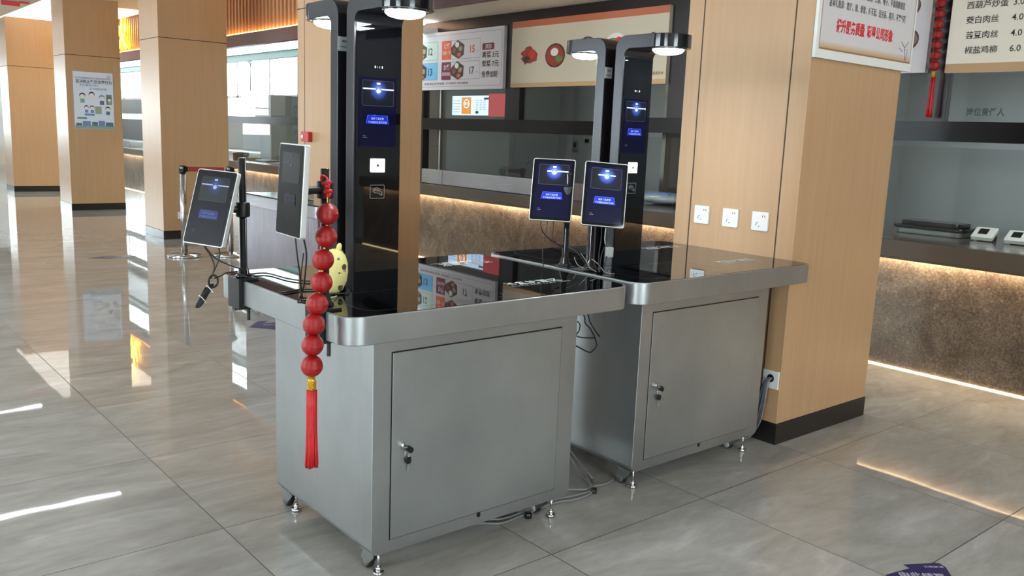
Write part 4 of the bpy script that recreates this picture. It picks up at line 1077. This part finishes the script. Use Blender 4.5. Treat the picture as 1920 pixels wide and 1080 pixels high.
MB().box(5.6, 12.72, .0, 6.3, 13.18, 1.9).build('body', mat('duct_grey', (120, 132, 132), .4), t)
t = thing('hanging_hook', 'thin rail hook hanging from the frame over the far counter', 'hook', (4.3, 10.7, 2.3))
MB().tube([(4.35, 10.68, 2.39), (4.35, 10.64, 2.33), (4.35, 10.72, 2.27), (4.35, 10.76, 2.33), (4.35, 10.72, 2.39), (4.35, 10.62, 2.30), (4.35, 10.68, 2.22)], .008, 6).tube([(4.35, 10.68, 2.3), (4.35, 10.68, 1.56)], .009, 6).build('rod', mat('hook_grey', (120, 130, 130), .4), t)

# glowing yellow sign on the slats
t = thing('glowing_sign', 'glowing yellow sign on the wooden slats beyond the third column', 'lit sign', (3.64, 15, 2.9))
g = MB(); yg = mat('yellow_neon', (255, 230, 60), .4, emit=(255, 220, 40), es=11)
g.text('火', .52, (3.60, 14.55, 2.62), YD, ZD, bold=.04)
g.build('letter', yg, t)
MB().box(3.625, 13.9, 2.58, 3.645, 14.6, 2.6).box(3.6, 14.2, 2.8, 3.655, 14.24, 2.86).build('mount', GOLD, t)

t = thing('soffit_glow', 'long cool white glowing sheet added under the soffit to brighten the far opening', 'ceiling light', (3.95, 9, 2.38))
MB().box(3.76, 5.9, 2.378, 4.2, 20, 2.3845).build('diffuser', mat('cool_glow', (235, 250, 250), .4, emit=(226, 250, 248), es=2.2), t)  # added glow in place of light spilling onto the white soffit

# purple shop sign and red letters along the mauve beam
t = thing('fascia_lettering', 'red fascia letters on the mauve beam above the meal board', 'sign letters', (3.66, 4.7, 2.6))
MB().box(3.63, 3.2, 2.61, 3.655, 5.6, 3.0).build('panel', MAUVE, t)
g = MB(); g.text('欢迎光临 文明就餐', .15, (3.628, 5.0, 2.63), YD, ZD, bold=.02, width=.55 * 2); g.build('lettering', mat('fascia_red', (170, 30, 50), .5), t)

# red paper flags under the ceiling, far left
for i, (x_, y_, w_, h_) in enumerate(((1.735, 13.3, .125, .068), (1.90, 13.2, .07, .03))):
    o = tag(MB().box(-w_, -.004, -h_, w_, .004, 0).build('red_flag', mat('flag_red', (214, 70, 70), .6)), ('larger red paper flag under the ceiling at the top left of the photo', 'smaller red paper flag under the ceiling right beside the larger one')[i], 'flag', group='red flags under the ceiling')
    o.location = (x_, y_, 3.059)
tag(MB().sphere((2.29, .80, 2.10), .028, 14, 8, 0, (.5, 1, 1)).sphere((2.292, .76, 2.12), .02, 12, 8, 0, (.5, 1, 1)).build('red_ornament', RED), 'small red ornament stuck on the top edge of the near column', 'ornament')

# ------------------------------------------------------------------ CEILING LIGHTS
def area(name, loc, sx, sy, power, col=(1, 1, 1), rot=(0, 0, 0)):
    l = bpy.data.lights.new(name, 'AREA'); l.shape = 'RECTANGLE'; l.size = sx; l.size_y = sy; l.energy = power; l.color = col
    o = bpy.data.objects.new(name, l); COL.objects.link(o); o.location = loc; o.rotation_euler = rot
    return o
TUBE = mat('tube_light', (255, 255, 255), .4, emit=(246, 250, 255), es=13)
k_ = 0
for yy in (-4.0, 4.4, 8.45, 12.5, 16.6):
    for x0, x1 in ((-5.6, -2.9), (-1.4, 1.7)):
        t = thing('ceiling_light', 'long white linear ceiling light, row %s, %s side' % (('behind the photographer', 'behind the kiosks', 'level with the third column', 'level with the fourth column', 'level with the fifth column')[k_ // 2], 'window' if x0 < -2 else 'column'), 'ceiling light', ((x0 + x1) / 2, yy, 3.05), group='linear lights on the ceiling')
        MB().box(x0, yy - .05, 3.03, x1, yy + .05, 3.06).build('housing', WHITE, t)
        MB().box(x0 + .01, yy - .035, 3.025, x1 - .01, yy + .035, 3.0305).build('diffuser', TUBE, t)
        k_ += 1

for i_, yy in enumerate((-1.6, 2.5)):  # lamps added to brighten the menu boards and the near soffit
    t = thing('ceiling_light', 'added short white fill light over the aisle by the counter, %s' % ('nearest the photographer', 'by the near column')[i_], 'ceiling light', (2.85, yy, 3.09), group='added fill lights over the counter aisle')
    MB().box(2.35, yy - .08, 3.075, 3.35, yy + .08, 3.1).build('housing', WHITE, t)
    MB().box(2.36, yy - .065, 3.071, 3.34, yy + .065, 3.0755).build('diffuser', TUBE, t)

t = thing('ceiling_light', 'wide glowing sheet added on the aisle ceiling in front of the farthest column', 'ceiling light', (2.85, 14.6, 3.09))
MB().box(2.1, 12.95, 3.085, 3.6, 16.6, 3.099).build('diffuser', mat('luminous_panel', (255, 252, 245), .4, emit=(255, 250, 242), es=.7), t)  # added glow that whitens the aisle ceiling, no real fitting

# daylight through the windows: bright overcast sky outside
w = bpy.data.worlds.new('World'); sc.world = w; w.use_nodes = True
bg = w.node_tree.nodes['Background']; bg.inputs[0].default_value = (.82, .92, 1.0, 1); bg.inputs[1].default_value = 12.0
def portal(loc, sx, sy, rot):
    l = bpy.data.lights.new('window_portal', 'AREA'); l.shape = 'RECTANGLE'; l.size = sx; l.size_y = sy; l.cycles.is_portal = True
    o = bpy.data.objects.new('window_portal', l); COL.objects.link(o); o.location = loc; o.rotation_euler = rot
for a, b in LEFT_WINDOWS:
    portal((-7.0 + .08, (a + b) / 2, 1.85), 2.0, b - a, (0, -PI / 2, 0))
for a, b in FAR_WINDOWS:
    portal(((a + b) / 2, 25.95, 1.75), b - a, 1.5, (-PI / 2, 0, 0))
for a, b in BACK_WINDOWS:
    portal(((a + b) / 2, -7.2, 1.8), b - a, 1.8, (PI / 2, 0, 0))
portal((6.5, 19.6, 2.35), .86, 12.8, (0, PI / 2, 0))
# tower lamps shine down on the trays
for x_, y_ in ((TX, .2), (TX, .64), (BX + TX, BY + .2), (BX + TX, BY + .64)):
    area('tower_lamp_glow', (x_, y_, KH + .82), .09, .09, 1.6, (.9, .96, 1))
# fill lamps without fittings, added to brighten the kitchen inside
for yy, e in ((-.5, 20), (4.6, 12), (10.5, 20), (17, 12)):
    area('kitchen_fill', (4.85, yy, 2.9), .8, 1.2, e, (.93, 1, .98))

# ------------------------------------------------------------------ CAMERA
cam = bpy.data.cameras.new('camera'); co = bpy.data.objects.new('camera', cam); COL.objects.link(co)
cam.sensor_width = 36; cam.lens = 1632.6 * 36 / 1920; cam.clip_start = .05; cam.clip_end = 200

co.matrix_world = Matrix(((0.767998, 0.081354, -0.635265, -1.13588), (-0.639269, 0.157660, -0.752648, -2.03241), (0.038925, 0.984137, 0.173090, 1.37309), (0, 0, 0, 1)))
sc.camera = co
vs = sc.view_settings
sc.display_settings.display_device = 'sRGB'
vs.view_transform = 'Standard'; vs.look = 'None'; vs.gamma = 1; vs.use_curve_mapping = False
vs.exposure = 1.0
cy = sc.cycles
cy.use_denoising = True; cy.max_bounces = 8; cy.diffuse_bounces = 4; cy.glossy_bounces = 4; cy.transparent_max_bounces = 12
cy.sample_clamp_indirect = 8; cy.caustics_reflective = False; cy.caustics_refractive = False
